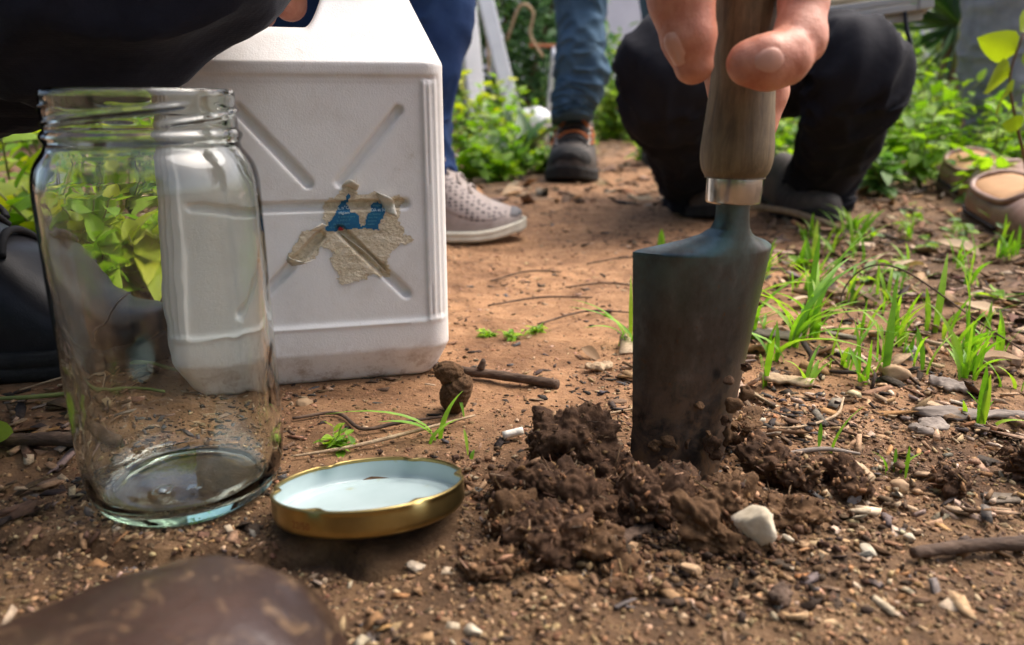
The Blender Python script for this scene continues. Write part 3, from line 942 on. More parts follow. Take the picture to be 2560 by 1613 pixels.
# pressed blade: a gouge whose neck rolls up into a socket
zs = np.concatenate([np.linspace(.128, .119, 8), np.linspace(.1185, .1005, 34), np.linspace(.1000, -.030, 60)])
HWZ = np.array([(.130, .0068), (.119, .0068), (.116, .0074), (.112, .0093), (.1088, .0135), (.1062, .0200), (.1040, .0275), (.1022, .0345), (.1010, .0388), (.1008, .0388)])[::-1]
def hw_of(z):
    if z > .1005: return float(np.interp(z, HWZ[:, 0], HWZ[:, 1]))
    if z > .02: return .0385 - .0090 * (.1005 - z) / .0805
    t = (.02 - z) / .05
    return .0295 * math.sqrt(max(0.0003, 1 - t ** 2.2))
def ph_of(z):
    if z > .119: return 95
    if z > .1005: return 62 + (95 - 62) * ((z - .1005) / .0185) ** 1.3
    return 62 - 8 * min(1, (.1005 - z) / .1)
NS = 41
V = []
for z in zs:
    hw, ph = hw_of(z), R(ph_of(z))
    Rr = hw / max(.2, math.sin(min(ph, math.pi / 2)))
    for s in np.linspace(-1, 1, NS):
        f = s * ph
        V.append((Rr * math.sin(f), -.0062 + Rr * (1 - math.cos(f)) + (.0062 - .0068) * 0, z))
V = np.array(V)
c, s_ = math.cos(R(26)), math.sin(R(26))
V = np.column_stack([V[:, 0] * c - V[:, 1] * s_, V[:, 0] * s_ + V[:, 1] * c, V[:, 2]])
V[:, 0] -= np.clip(.104 - V[:, 2], 0, 1) * .10
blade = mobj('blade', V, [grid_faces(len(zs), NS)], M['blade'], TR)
md = blade.modifiers.new('solid', 'SOLIDIFY'); md.thickness = .0012; md.offset = -1
md = blade.modifiers.new('crisp', 'EDGE_SPLIT'); md.split_angle = R(40)

# ================================================================== SHOES
class Shoe:
    """toe tip at the local origin, toe pointing to +X; stations run back towards the heel"""
    def __init__(s, L, W, hs, sole_t, ws=None, e=.8, spring=.010):
        s.L, s.W, s.hs, s.sole_t, s.e, s.spring = L, W, np.array(hs, float), sole_t, e, spring
        s.ws = np.array(ws or [(0, .10), (.02, .42), (.06, .66), (.12, .84), (.2, .95), (.3, 1), (.45, .9), (.6, .78), (.75, .74), (.88, .72), (.95, .60), (.985, .38), (1, .10)], float)
    def end(s, t): return np.sqrt(np.clip(np.asarray(t) / .012, 0, 1)) * np.sqrt(np.clip((1 - np.asarray(t)) / .012, 0, 1))
    def w(s, t): return np.interp(t, s.ws[:, 0], s.ws[:, 1]) * s.W / 2 * s.end(t)
    def h(s, t): return np.interp(t, s.hs[:, 0], s.hs[:, 1]) * s.end(t)
    def lift(s, t): return s.spring * np.clip(1 - t / .22, 0, 1) ** 2
    def pos(s, t, th, off=0):
        t = np.asarray(t, float); th = np.asarray(th, float)
        c, si = np.cos(th), np.sin(th)
        y = (s.w(t) + off) * np.sign(c) * np.abs(c) ** s.e
        z = s.sole_t + s.lift(t) + (s.h(t) + off) * np.abs(si) ** s.e
        return np.stack([-t * s.L + off * np.clip(1 - t / .08, 0, 1), y, z], -1)
    def upper(s, n=56, m=33, wr=.0012, seed=0):
        t = np.concatenate([[0, .0008, .002, .004, .0065, .009, .012], np.linspace(.016, .12, 14), np.linspace(.13, .93, n - 26), np.linspace(.94, .99, 7), [.994, .998, 1]])
        th = np.linspace(0, math.pi, m)
        T, H = np.meshgrid(t, th, indexing='ij')
        P = s.pos(T, H)
        q = P.reshape(-1, 3)
        d = wr * fbm(q * 28, 3, seed) + wr * .8 * np.sin(T.ravel() * 90 + 4 * np.sin(H.ravel() * 2)) * np.exp(-((T.ravel() - .33) / .06) ** 2) * np.sin(H.ravel())
        q = q + np.column_stack([d * 0, d * np.cos(H.ravel()), d * np.sin(H.ravel())])
        return q, [grid_faces(len(t), m)]
    def sole(s, grow=.004, n=60, groove=0):
        t = np.concatenate([[0, .001, .003, .006, .009, .012], np.linspace(.016, .12, 14), np.linspace(.14, .92, n - 30), np.linspace(.93, .99, 9), [.994, .998, 1]])
        xs = -t * s.L; w = s.w(t) + grow * s.end(t)
        k = np.clip(1 - t / .05, 0, 1); kb = np.clip((t - .95) / .05, 0, 1)
        xs = xs + grow * k - grow * kb
        l = s.lift(t)
        rows = []
        for f, zz in ((0, 0), (.96, 0), (1, .12), (1, .45), (.985, .5), (1, .55), (1, .9), (.97, 1), (0, 1)):
            g = (.985 if groove else 1) if f == .985 else f
            rows.append((g, zz))
        V = []
        for g, zz in rows:
            V.append(np.column_stack([xs, w * g, l + zz * s.sole_t]))
        for g, zz in rows[::-1]:
            V.append(np.column_stack([xs, -w * g, l + zz * s.sole_t]))
        V = np.stack(V, 1)
        return V.reshape(-1, 3), [grid_faces(len(t), len(rows) * 2)]
    def line(s, pts, r, off=.0015, n=60, seg=8):
        """a cord lying on the upper, through (t, theta degrees[, extra lift]) points"""
        q = np.array([(a[0], a[1], a[2] if len(a) > 2 else 0) for a in pts], float)
        q = spline(q, n)
        P = np.stack([s.pos(np.array([a]), np.array([R(b)]), off + c)[0] for a, b, c in q])
        return tube(P, [r] * n, seg)
    def patch(s, t0, t1, d0, d1, off, n=24, m=24, power=2.6):
        """a rounded panel on the upper"""
        u = np.linspace(-1, 1, n); v = np.linspace(-1, 1, m)
        U, Vv = np.meshgrid(u, v, indexing='ij')
        k = np.clip(1 - np.abs(U) ** power * np.where(U < 0, 1, .3), 0, 1) ** (1 / power)
        T = (t0 + t1) / 2 + (t1 - t0) / 2 * U
        H = R((d0 + d1) / 2) + R((d1 - d0) / 2) * Vv * k
        edge = np.clip((1 - np.maximum(np.abs(Vv), np.abs(U))) / .12, 0, 1)
        P = s.pos(T, H, off)
        P2 = s.pos(T, H, -.001)
        return (P2 + (P - P2) * (.3 + .7 * edge[..., None])).reshape(-1, 3), [grid_faces(n, m)]

def place(o, loc, heading, pitch=0, roll=0):
    """toe direction: heading in degrees from +X, pitch lifts the toe"""
    o.location = loc
    o.rotation_euler = Euler((R(roll), R(-pitch), R(heading)), 'XYZ')

# --- near shoe in the corner, close to the lens, toe pointing away from the camera
S = Shoe(.285, .112, [(0, .010), (.015, .024), (.05, .034), (.12, .040), (.22, .044), (.4, .066), (.55, .085), (.7, .085), (1, .085)], .012, spring=.004)
near_person = thing('person', 'person whose scuffed dark brown leather shoe fills the near left corner, unseen body added to block light', 'person', (-.10, .10, 0))
near_shoe = bpy.data.objects.new('shoe', None); COL.objects.link(near_shoe); near_shoe.parent = near_person
place(near_shoe, Vector((-.064, .1895, 0)) - Vector((-.10, .10, 0)), 66)
mobj('upper', *S.upper(90, 61, .0006, 3), M['scuffed_leather'], near_shoe)
mobj('sole', *S.sole(.003), M['brown_sole'], near_shoe)
mobj('toe_seam', *S.line([(.40, 6), (.37, 30), (.345, 65), (.34, 90), (.345, 115), (.37, 150), (.40, 174)], .0009, .0, 90), M['dark_seam'], near_shoe)

# ================================================================== PEOPLE
def folds(amp, k1=3.0, ks=9.0, seed=0, spots=()):
    """creases of hanging cloth: drawn round the leg, tighter at the given spots"""
    def f(th, s, pos):
        q = np.stack([np.cos(th) * k1 * .5 + s * 2, np.sin(th) * k1 * .5, s * ks + .6 * np.sin(th + 2 * s)], -1)
        n1 = vnoise(q.reshape(-1, 3), seed).reshape(th.shape)
        q2 = np.stack([np.cos(th) * k1, np.sin(th) * k1, s * ks * 2.3 + 1.2 * np.cos(th * 1 + seed)], -1)
        n2 = 1 - 2 * np.abs(vnoise(q2.reshape(-1, 3), seed + 31)).reshape(th.shape)
        g = amp * (.9 * n1 + .9 * np.clip(n2, -.4, 1) ** 1 * (.4 + .6 * (n2 > 0) * np.abs(n2)))
        for c, w, a in spots:
            g = g * (1 + a * np.exp(-((s - c) / w) ** 2))
        return g
    return f

V, F = tube([(-.165, -.005, .075), (-.175, -.03, .14), (-.19, -.06, .26), (-.21, -.10, .40), (-.25, -.26, .46), (-.28, -.50, .44), (-.28, -.72, .46), (-.26, -.80, .70), (-.24, -.78, .95), (-.24, -.72, 1.12)], [.052, .058, .066, .078, .09, .11, .15, .17, .18, .08], 48, 110, folds(.005, 2, 10, 91))  # unseen leg and torso, added to block sky light from the front
mobj('blocker_clothes', V - np.array([-.10, .10, 0]), F, M['black_trousers'], near_person)

# --- crouching person at the left, knee over the shoe, one hand on the jerrican
P1 = thing('person', 'crouching person in dark navy trousers and black lace-up shoe beside the jar', 'person', (-.50, .55, 0))
leg_path = [(-.475, .525, .110), (-.39, .490, .168), (-.285, .440, .214), (-.186, .385, .240), (-.176, .380, .290), (-.28, .40, .38), (-.48, .45, .43), (-.68, .50, .45)]
leg_rad = [.046, .052, .060, .0665, .073, .096, .12, .13]
V, F = tube(leg_path, leg_rad, 72, 120, folds(.0066, 2.3, 11, 5, ((.42, .12, .4),)))
tr1 = mobj('trousers', V - np.array([-.50, .55, 0]), F, M['navy_trousers'], P1)
ring0 = V[40 * 72:41 * 72]; jj = int(np.argmin(ring0[:, 1] - .45 * ring0[:, 2]))
seam = np.array([V[i * 72 + jj] for i in range(6, 62)])
mobj('seam', *tube(seam + np.array([.50, -.5505, .0002]), [.0013] * len(seam), 6), M['thread'], tr1)
mobj('seam', *tube(np.array([V[i * 72 + jj + 2] for i in range(6, 62)]) + np.array([.50, -.5502, .0]), [.0006] * len(seam), 6), M['thread'], tr1)
hs = [(0, .008), (.02, .013), (.06, .017), (.14, .021), (.22, .031), (.30, .053), (.38, .071), (.48, .088), (.58, .100), (.66, .104), (1, .096)]
S = Shoe(.292, .102, hs, .019, spring=.006)
sh = bpy.data.objects.new('shoe', make_mesh('shoe', *S.upper(80, 49, .0008, 5), M['black_leather']))
COL.objects.link(sh); sh.parent = P1
place(sh, Vector((-.225, .505, 0)) - Vector((-.50, .55, 0)), 8)
mobj('sole', *S.sole(.005, groove=1), M['black_rubber'], sh)
for k, t in enumerate((.34, .405, .465)):
    mobj('lace', *S.line([(t - .012, 62), (t, 78, .002), (t + .006, 90, .003), (t, 102, .002), (t - .012, 118)], .0026, .0012, 24), M['lace_black'], sh)
mobj('lace', *S.line([(.47, 84, .004), (.455, 66, .012), (.42, 56, .010), (.40, 60, .004)], .0023, .002, 24), M['lace_black'], sh)
mobj('lace', *S.line([(.47, 96, .004), (.43, 108, .014), (.39, 120, .008), (.37, 124, .003)], .0023, .002, 24), M['lace_black'], sh)
mobj('welt_seam', *S.line([(.56, 14), (.42, 20), (.30, 45), (.27, 62)], .0011, .0002, 50), M['thread'], sh)
mobj('toe_seam', *S.line([(.20, 8), (.165, 45), (.155, 90), (.165, 135), (.20, 172)], .0010, .0002, 60), M['thread'], sh)

def hand1(p):
    d = chain(p, [(-.150, .535, .285, .0125), (-.138, .490, .272, .0112), (-.131, .4835, .236, .0105), (-.1325, .4890, .2225, .0100)], .004)
    d = smin(d, chain(p, [(-.172, .530, .285, .0125), (-.160, .488, .272, .0112), (-.1525, .4830, .235, .0102), (-.150, .4880, .2175, .0092)], .004), .0015)
    d = smin(d, chain(p, [(-.194, .525, .283, .012), (-.182, .486, .270, .0105), (-.176, .483, .236, .0095), (-.173, .488, .222, .0088)], .004), .0015)
    d = smin(d, chain(p, [(-.214, .520, .280, .011), (-.203, .485, .268, .0095), (-.197, .484, .24, .0085), (-.195, .489, .23, .0078)], .004), .0015)
    d = smin(d, chain(p, [(-.140, .575, .282, .015), (-.112, .545, .268, .0125), (-.090, .515, .252, .0112), (-.083, .508, .2435, .0095)], .005), .008)
    d = smin(d, cone(p, (-.155, .545, .288), (-.205, .535, .284), .017, .015), .010)
    d = smin(d, cone(p, (-.160, .575, .295), (-.205, .570, .292), .020, .018), .016)
    d = smin(d, chain(p, [(-.185, .60, .305, .025), (-.215, .66, .345, .027), (-.27, .74, .42, .036)], .01), .02)
    return d
V, F = surface_net(hand1, (-.315, .46, .195), (-.06, .785, .465), .0021)
mobj('hand', V - np.array([-.50, .55, 0]), F, M['skin'], P1)
V, F = tube([(-.24, .70, .38), (-.33, .74, .48), (-.52, .68, .78)], [.046, .055, .07], 40, 30, folds(.005, 3, 8, 9))
mobj('sleeve', V - np.array([-.50, .55, 0]), F, M['navy_trousers'], P1)
V, F = tube([(-.74, .52, .40), (-.76, .56, .60), (-.70, .60, .85), (-.64, .62, 1.0)], [.15, .17, .18, .10], 48, 50, folds(.008, 3, 8, 19))
mobj('jacket', V - np.array([-.50, .55, 0]), F, M['navy_trousers'], P1)

# --- the hand that holds the trowel
P2 = thing('person', 'bare hand of a person gripping the wooden trowel handle', 'person', (.10, .345, .18))
O2 = np.array([.10, .345, .18])
def hand2(p):
    idx = chain(p, [(.071, .350, .268, .0135), (.0575, .322, .236, .0132), (.0640, .3105, .2035, .0118), (.0672, .3085, .190, .0098), (.0698, .3088, .1800, .0076)], .004)
    thumb = chain(p, [(.128, .362, .270, .0160), (.1205, .331, .232, .0118), (.1125, .3165, .205, .0089), (.1095, .3085, .1885, .0094), (.1020, .3020, .1815, .0094), (.0945, .3002, .1800, .0096), (.0885, .3010, .1798, .0080)], .004)
    d = smin(idx, thumb, .0015)
    d = smin(d, chain(p, [(.088, .378, .270, .013), (.108, .366, .232, .0108), (.1140, .3560, .195, .0096), (.1125, .3520, .170, .0088), (.1105, .3490, .1560, .0070)], .004), .0012)
    d = smin(d, chain(p, [(.080, .376, .268, .0125), (.082, .368, .230, .0105), (.0900, .3590, .195, .0095), (.096, .3565, .170, .0080)], .004), .0012)
    d = smin(d, chain(p, [(.066, .366, .264, .012), (.066, .362, .228, .0098), (.080, .3600, .205, .0085), (.088, .3590, .188, .0072)], .004), .0012)
    d = smin(d, cone(p, (.074, .362, .275), (.124, .366, .275), .017, .019), .012)
    d = smin(d, cone(p, (.078, .374, .305), (.120, .376, .302), .022, .023), .018)
    d = smin(d, chain(p, [(.101, .385, .335, .027), (.112, .41, .385, .027), (.135, .47, .49, .038)], .01), .02)
    return d
V, F = surface_net(hand2, (.035, .275, .150), (.19, .52, .545), .0014)
def creases(V, spots):
    """skin folds across the joints: shallow grooves where the finger bends, and fine skin relief"""
    C = V.mean(0); d = .00022 * fbm(V * 420, 3, 5) + .00035 * fbm(V * 150, 2, 6)
    for c, ax, r in spots:
        c = np.array(c); ax = np.array(ax, float); ax /= np.linalg.norm(ax)
        q = V - c; near = sstep(r, r * .6, np.linalg.norm(q, axis=1)); t = q @ ax + .0006 * vnoise(V * 300, 3)
        for o_, dep in ((0, .0010), (.0021, .0008), (-.0019, .0006)): d = d - dep * near * np.exp(-((t - o_) / .00055) ** 2)
    return d
def sdf_normal(f, V, e=.0008):
    g = np.stack([f(V + k) - f(V - k) for k in np.eye(3) * e], 1)
    return g / (np.linalg.norm(g, axis=1)[:, None] + 1e-9)
V = V + sdf_normal(hand2, V) * creases(V, [((.108, .307, .187), (-.75, -.3, -.6), .013), ((.1025, .302, .1815), (-.95, -.2, -.1), .012), ((.0650, .310, .200), (.1, -.1, -1), .013), ((.112, .316, .205), (-.1, -.3, -1), .012)])[:, None]
mobj('hand', V - O2, F, M['skin'], P2)
def nail(f, c, n, up, a, b):
    """a nail plate lying on the finger: a rounded grid dropped onto the surface f = 0"""
    n = Vector(n).normalized(); u = Vector(up); u = (u - n * u.dot(n)).normalized(); w = n.cross(u)
    n, u, w = np.array(n), np.array(u), np.array(w)
    k = 17
    I, J = np.meshgrid(np.linspace(-1, 1, k), np.linspace(-1, 1, k), indexing='ij')
    rad = np.maximum(np.abs(I), np.abs(J)); ang = np.arctan2(J, I)
    sup = rad / ((np.abs(np.cos(ang)) ** 2.8 + np.abs(np.sin(ang)) ** 2.8) ** (1 / 2.8)) 
    X, Yy = sup * np.cos(ang), sup * np.sin(ang)
    P = np.array(c) + X.reshape(-1, 1) * a * u + Yy.reshape(-1, 1) * b * w + n * .012
    for _ in range(40): P = P - n * f(P)[:, None] * .8
    lift = .00055 * np.clip(1 - sup.ravel() ** 6, 0, 1) - .0002 + .0004 * np.clip(X.ravel() - .7, 0, 1)
    return P + n * lift[:, None], [grid_faces(k, k)]
V, F = nail(hand2, (.0932, .2893, .1806), (-.12, -.97, .20), (-1, .1, -.05), .0054, .0046)
mobj('nail', V - O2, F, M['nail'], P2)
V, F = nail(hand2, (.0610, .3032, .1850), (-.80, -.58, .15), (.32, 0, -1), .0056, .0044)
mobj('nail', V - O2, F, M['nail'], P2)
V, F = tube([(.118, .425, .405), (.135, .47, .48), (.16, .55, .62)], [.040, .048, .058], 40, 30, folds(.005, 3, 8, 29))
mobj('sleeve', V - O2, F, M['black_trousers'], P2)

# --- standing person in indigo jeans and running shoe, behind the jerrican
P3 = thing('person', 'standing person in dark blue jeans and beige running shoe behind the jerrican', 'person', (-.13, .98, 0))
O3 = np.array([-.13, .98, 0])
V, F = tube([(-.140, .985, .072), (-.137, .985, .10), (-.135, .985, .155), (-.119, .98, .22), (-.107, .98, .285), (-.10, .985, .42), (-.10, 1.0, .62), (-.11, 1.02, .86)], [.062, .064, .060, .059, .060, .066, .08, .095], 64, 120, folds(.0035, 1.8, 8, 12, ((.1, .1, 1.0),)))
mobj('trouser_leg', V - O3, F, M['indigo_denim'], P3)
V, F = tube([(-.30, 1.10, .075), (-.29, 1.10, .16), (-.27, 1.09, .3), (-.25, 1.08, .5), (-.22, 1.05, .86)], [.060, .058, .06, .07, .09], 48, 60, folds(.005, 2.4, 14, 13))
mobj('trouser_leg', V - O3, F, M['indigo_denim'], P3)
hs = [(0, .003), (.008, .008), (.03, .014), (.08, .022), (.16, .034), (.24, .050), (.31, .070), (.40, .086), (.6, .094), (1, .098)]
for (lx, ly, hd) in ((.0135, .970, -4), (-.13, 1.07, 6)):
    S = Shoe(.285, .100, hs, .013, spring=.012)
    sh = bpy.data.objects.new('running_shoe', make_mesh('running_shoe', *S.upper(70, 41, .0006, 15), M['sneaker_pale']))
    COL.objects.link(sh); sh.parent = P3
    place(sh, Vector((lx, ly, .002)) - Vector(O3), hd)
    mobj('sole', *S.sole(.005, groove=1), M['sneaker_sole'], sh)
    mobj('toe_guard', *S.patch(.004, .05, 20, 160, .0012), M['sneaker_toe'], sh)
    mobj('mesh_panel', *S.patch(.06, .36, 12, 70, .0010, 30, 20), M['sneaker_mesh'], sh)
    mobj('mesh_panel', *S.patch(.06, .36, 110, 168, .0010, 30, 20), M['sneaker_mesh'], sh)
    for t in (.22, .27, .32, .37):
        mobj('lace', *S.line([(t, 66), (t + .012, 82, .002), (t + .012, 98, .002), (t, 114)], .0024, .0008, 20), M['sneaker_pale'], sh)
    mobj('lace', *S.line([(.41, 88, .004), (.385, 70, .016), (.33, 58, .024), (.31, 66, .020), (.36, 84, .010)], .0017, .002, 30), M['sneaker_pale'], sh)
    mobj('lace', *S.line([(.41, 92, .004), (.37, 110, .014), (.33, 116, .016), (.35, 98, .008)], .0017, .002, 30), M['sneaker_pale'], sh)

# --- standing person in blue trousers and hiking boot, on the path
P4 = thing('person', 'standing person in faded blue trousers and hiking boot on the path', 'person', (.14, 1.76, 0))
O4 = np.array([.14, 1.76, 0])
V, F = tube([(.136, 1.765, .130), (.135, 1.77, .145), (.139, 1.775, .172), (.150, 1.78, .21), (.150, 1.785, .27), (.151, 1.79, .33), (.152, 1.80, .42), (.16, 1.81, .62), (.17, 1.82, .9)], [.046, .047, .049, .053, .054, .051, .055, .075, .095], 72, 150, folds(.0060, 1.7, 13, 44, ((.12, .1, .9), (.42, .06, 1.0))))
mobj('trouser_leg', V - O4, F, M['blue_denim'], P4)
V, F = tube([(.43, 2.20, .10), (.43, 2.20, .2), (.42, 2.19, .35), (.36, 2.12, .6), (.27, 2.0, .9)], [.048, .052, .055, .075, .095], 48, 60, folds(.006, 2.2, 16, 45))
mobj('trouser_leg', V - O4, F, M['blue_denim'], P4)
hs = [(0, .014), (.02, .030), (.06, .042), (.14, .050), (.24, .060), (.34, .080), (.44, .108), (.54, .128), (.7, .132), (1, .130)]
for (lx, ly, hd) in ((.120, 1.655, -100), (.43, 2.08, -90)):
    S = Shoe(.29, .112, hs, .024, spring=.012)
    sh = bpy.data.objects.new('hiking_boot', make_mesh('hiking_boot', *S.upper(70, 41, .0012, 25), M['boot_leather']))
    COL.objects.link(sh); sh.parent = P4
    place(sh, Vector((lx, ly, .002)) - Vector(O4), hd)
    mobj('sole', *S.sole(.005, groove=1), M['black_rubber'], sh)
    mobj('toe_cap', *S.patch(.004, .14, 6, 174, .0018), M['black_rubber'], sh)
    mobj('tongue', *S.patch(.22, .56, 70, 110, .003), M['black_rubber'], sh)
    for k, t in enumerate((.25, .30, .355, .405, .455)):
        mobj('lace', *S.line([(t, 56), (t + .014, 76, .003), (t + .02, 90, .004), (t + .014, 104, .003), (t, 124)], .0030, .0015, 20), M['orange_cord' if k % 2 else 'boot_leather'], sh)
        for dg in (56, 124):
            p = S.pos(np.array([t]), np.array([R(dg)]), .002)[0]
            V, F = lathe([(0, -.003), (.004, -.002), (.0045, 0), (.003, .003), (0, .0035)], 12)
            mobj('eyelet', V + p, F, M['steel_eyelet'], sh)
    for dg0, dg1 in ((128, 142), (52, 40)):
        mobj('orange_loop', *S.line([(.27, dg0), (.33, dg1, .002), (.36, dg0, .002), (.40, dg1, .002), (.44, dg0)], .0022, .0015, 40), M['orange_cord'], sh)

# --- squatting person in black trousers behind the trowel, knees towards the camera
P5 = thing('person', 'squatting person in black trousers facing the camera behind the trowel', 'person', (.35, 1.25, 0))
O5 = np.array([.35, 1.25, 0])
legs5 = [([(.272, 1.185, .012), (.270, 1.180, .045), (.247, 1.120, .095), (.214, 1.045, .145), (.191, .985, .182), (.193, .985, .206), (.225, 1.08, .222), (.27, 1.24, .222), (.32, 1.40, .225)], [.034, .041, .048, .054, .057, .057, .062, .078, .085]),
         ([(.455, 1.135, .020), (.455, 1.130, .055), (.444, 1.085, .100), (.428, 1.020, .148), (.418, .985, .184), (.418, .985, .209), (.414, 1.08, .220), (.400, 1.24, .222), (.37, 1.40, .225)], [.042, .045, .047, .053, .057, .057, .062, .078, .085])]
for k, (pth, rad) in enumerate(legs5):
    V, F = tube(pth, rad, 72, 130, folds(.0068, 2.0, 11, 60 + k, ((.5, .12, .7), (.05, .08, .6))))
    mobj('trouser_leg', V - O5, F, M['black_trousers'], P5)
hs = [(0, .010), (.02, .020), (.06, .028), (.14, .034), (.25, .042), (.36, .054), (.46, .064), (.6, .068), (1, .07)]
for (lx, ly, hd) in ((.300, 1.100, -96), (.430, 1.060, -97)):
    S = Shoe(.285, .092, hs, .016, spring=.010)
    sh = bpy.data.objects.new('shoe', make_mesh('shoe', *S.upper(60, 33, .001, 35), M['boot_leather']))
    COL.objects.link(sh); sh.parent = P5
    place(sh, Vector((lx, ly, .0)) - Vector(O5), hd)
    mobj('sole', *S.sole(.004, groove=1), M['black_rubber'], sh)
    for t in (.26, .31, .36):
        mobj('lace', *S.line([(t, 62), (t + .012, 82, .002), (t + .012, 98, .002), (t, 118)], .0022, .001, 20), M['lace_black'], sh)
V, F = tube([(.40, 1.48, .20), (.40, 1.46, .27), (.40, 1.39, .42), (.40, 1.33, .62), (.40, 1.31, .72)], [.09, .13, .135, .14, .07], 56, 60, folds(.008, 3, 8, 66), flat=(.8, 1.1))
mobj('shirt', V - O5, F, M['khaki'], P5)
cord = tube([(.523, 1.09, .288), (.527, 1.085, .262), (.533, 1.08, .24), (.531, 1.08, .22), (.5285, 1.08, .200)], [.0026, .003, .003, .0032, .0036], 8, 30)
o = mobj('hanging_strap', *cord, M['black_plastic']); tag(o, 'black cord hanging from the weathered wooden box beside the black knee', 'cord')

# weathered slatted box on the squatting person's lap
BX = thing('wooden_box', 'weathered pale wooden slatted box above the black trousers', 'box', (.46, 1.16, .3))
for (cx, cy, cz, sx, sy, sz) in ((0, -.06, .0, .19, .010, .009), (0, -.06, -.0105, .19, .010, .009), (0, -.052, -.022, .17, .008, .010), (0, .06, 0, .19, .01, .022), (0, 0, -.016, .18, .11, .006)):
    V, F = box_mesh(sx, sy, sz, .0012)
    o = mobj('plank', V + np.array([cx, cy, cz]), F, M['grey_plank'], BX, smooth=False)
V, F = box_mesh(.018, .012, .019, .0015); mobj('end_block', V + np.array([.0865, -.0615, -.005]), F, M['grey_plank'], BX, smooth=False)
V, F = box_mesh(.150, .09, .012, .005); mobj('khaki_cloth', V + np.array([-.02, 0, .010]), F, M['khaki'], BX)
BX.location = (.478, 1.165, .2915); BX.rotation_euler = (R(0), R(-6), R(-14))

# --- standing person in grey trousers at the right edge
P6 = thing('person', 'standing person in grey trousers at the right edge among the plants', 'person', (1.12, 1.82, 0))
O6 = np.array([1.12, 1.82, 0])
for dx, dy, sd in ((0, 0, 71), (.26, .12, 73)):
    V, F = tube([(1.128 + dx, 1.80 + dy, .07), (1.126 + dx, 1.80 + dy, .11), (1.118 + dx, 1.80 + dy, .16), (1.100 + dx, 1.80 + dy, .25), (1.092 + dx, 1.80 + dy, .36), (1.09 + dx, 1.81 + dy, .55), (1.09 + dx, 1.82 + dy, .9)], [.078, .080, .078, .086, .088, .095, .11], 72, 120, folds(.0060, 1.8, 10, sd, ((.1, .12, .9),)))
    mobj('trouser_leg', V - O6, F, M['grey_cloth'], P6)
    S = Shoe(.285, .104, hs, .022, spring=.008)
    sh = bpy.data.objects.new('shoe', make_mesh('shoe', *S.upper(50, 31, .001, 35), M['boot_leather']))
    COL.objects.link(sh); sh.parent = P6
    place(sh, Vector((1.05 + dx, 1.66 + dy, .012)) - Vector(O6), -118)
    mobj('sole', *S.sole(.004, groove=1), M['black_rubber'], sh)

# --- two brown moccasins at the right edge, heels towards the left, open tops
hs = [(0, .014), (.02, .024), (.06, .032), (.14, .037), (.3, .043), (.40, .047), (.47, .042), (.6, .037), (.8, .037), (.92, .041), (1, .043)]
wsm = [(0, .10), (.02, .42), (.06, .66), (.12, .84), (.2, .95), (.3, 1), (.45, .94), (.6, .86), (.75, .82), (.88, .80), (.94, .72), (.97, .58), (.99, .40), (1, .30)]
for lab, loc, hd, pt, rl in (('worn brown leather moccasin, the nearer of the two at the right edge', (.640, .800, -.002), -99, -3, 15), ('worn brown leather moccasin, the farther of the two at the right edge', (.748, 1.085, .004), -100, -5, 12)):
    t = thing('moccasin', lab, 'shoe', group='brown moccasins')
    S = Shoe(.29, .112, hs, .017, ws=wsm, spring=.012, e=.66)
    place(t, loc, hd, pt, rl)
    mobj('upper', *S.upper(70, 41, .0006, 81), M['brown_leather'], t)
    mobj('sole', *S.sole(.006, groove=1), M['brown_sole'], t)
    mobj('insole', *S.patch(.45, .965, 54, 126, .0016, 34, 30), M['tan_insole'], t)
    edge = [(.45, 90), (.455, 76), (.47, 62), (.52, 54), (.65, 51), (.80, 51), (.90, 54), (.95, 64), (.968, 80), (.970, 90), (.968, 100), (.95, 116), (.90, 126), (.80, 129), (.65, 129), (.52, 126), (.47, 118), (.455, 104), (.45, 90)]
    mobj('rolled_collar', *S.line(edge, .0042, .0022, 150, 10), M['brown_leather'], t)
    mobj('stitch_line', *S.line([(a + (.012 if a > .9 else 0), b + (b - 90) * .16) for a, b in edge], .0011, .0001, 150, 6), M['dark_seam'], t)
    mobj('heel_seam', *S.line([(.965, 45), (.985, 40), (.992, 20), (.992, 8)], .0008, .0002, 30, 6), M['dark_seam'], t)
    mobj('welt', *S.line([(.5, 177), (.7, 177), (.9, 176), (.97, 174), (.992, 168), (.998, 140), (.999, 90), (.998, 40), (.992, 12), (.97, 6), (.9, 4), (.7, 3), (.5, 3), (.3, 3)], .0026, .002, 150, 8), M['dark_seam'], t)

# ================================================================== SOIL, STONES AND LITTER
import bmesh
def ico(sub):
    bm = bmesh.new(); bmesh.ops.create_icosphere(bm, subdivisions=sub, radius=1)
    V = np.array([v.co[:] for v in bm.verts]); F = np.array([[v.index for v in f.verts] for f in bm.faces]); bm.free()
    return V, F
ICO = {k: ico(k) for k in (1, 2, 3, 5, 6)}

def clod_mesh(name, r, seed, mat, sub=5):
    """crumbly lump: rounded crumbs of several sizes grown on a lumpy core"""
    V, F = ICO[sub]
    r = np.array(r, float)
    P = V * r
    q = V * 1.7 + seed * 3.1
    big = fbm(q, 3, seed)
    k1 = .62 * .62 - np.minimum(worley(P / .0070 + seed, seed), .62) ** 2
    k2 = .62 * .62 - np.minimum(worley(P / .0027 + seed, seed + 9), .62) ** 2
    k3 = fbm(P / .0016, 2, seed + 3)
    k0 = .62 * .62 - np.minimum(worley(P / .0145 + seed * 2, seed + 4), .62) ** 2
    d = r.mean() * .42 * big + .0125 * (k0 - .2) + .0070 * (k1 - .16) + .0036 * (k2 - .16) + .0006 * k3
    P = P + V * d[:, None]
    return make_mesh(name, P, [F], mat, True)

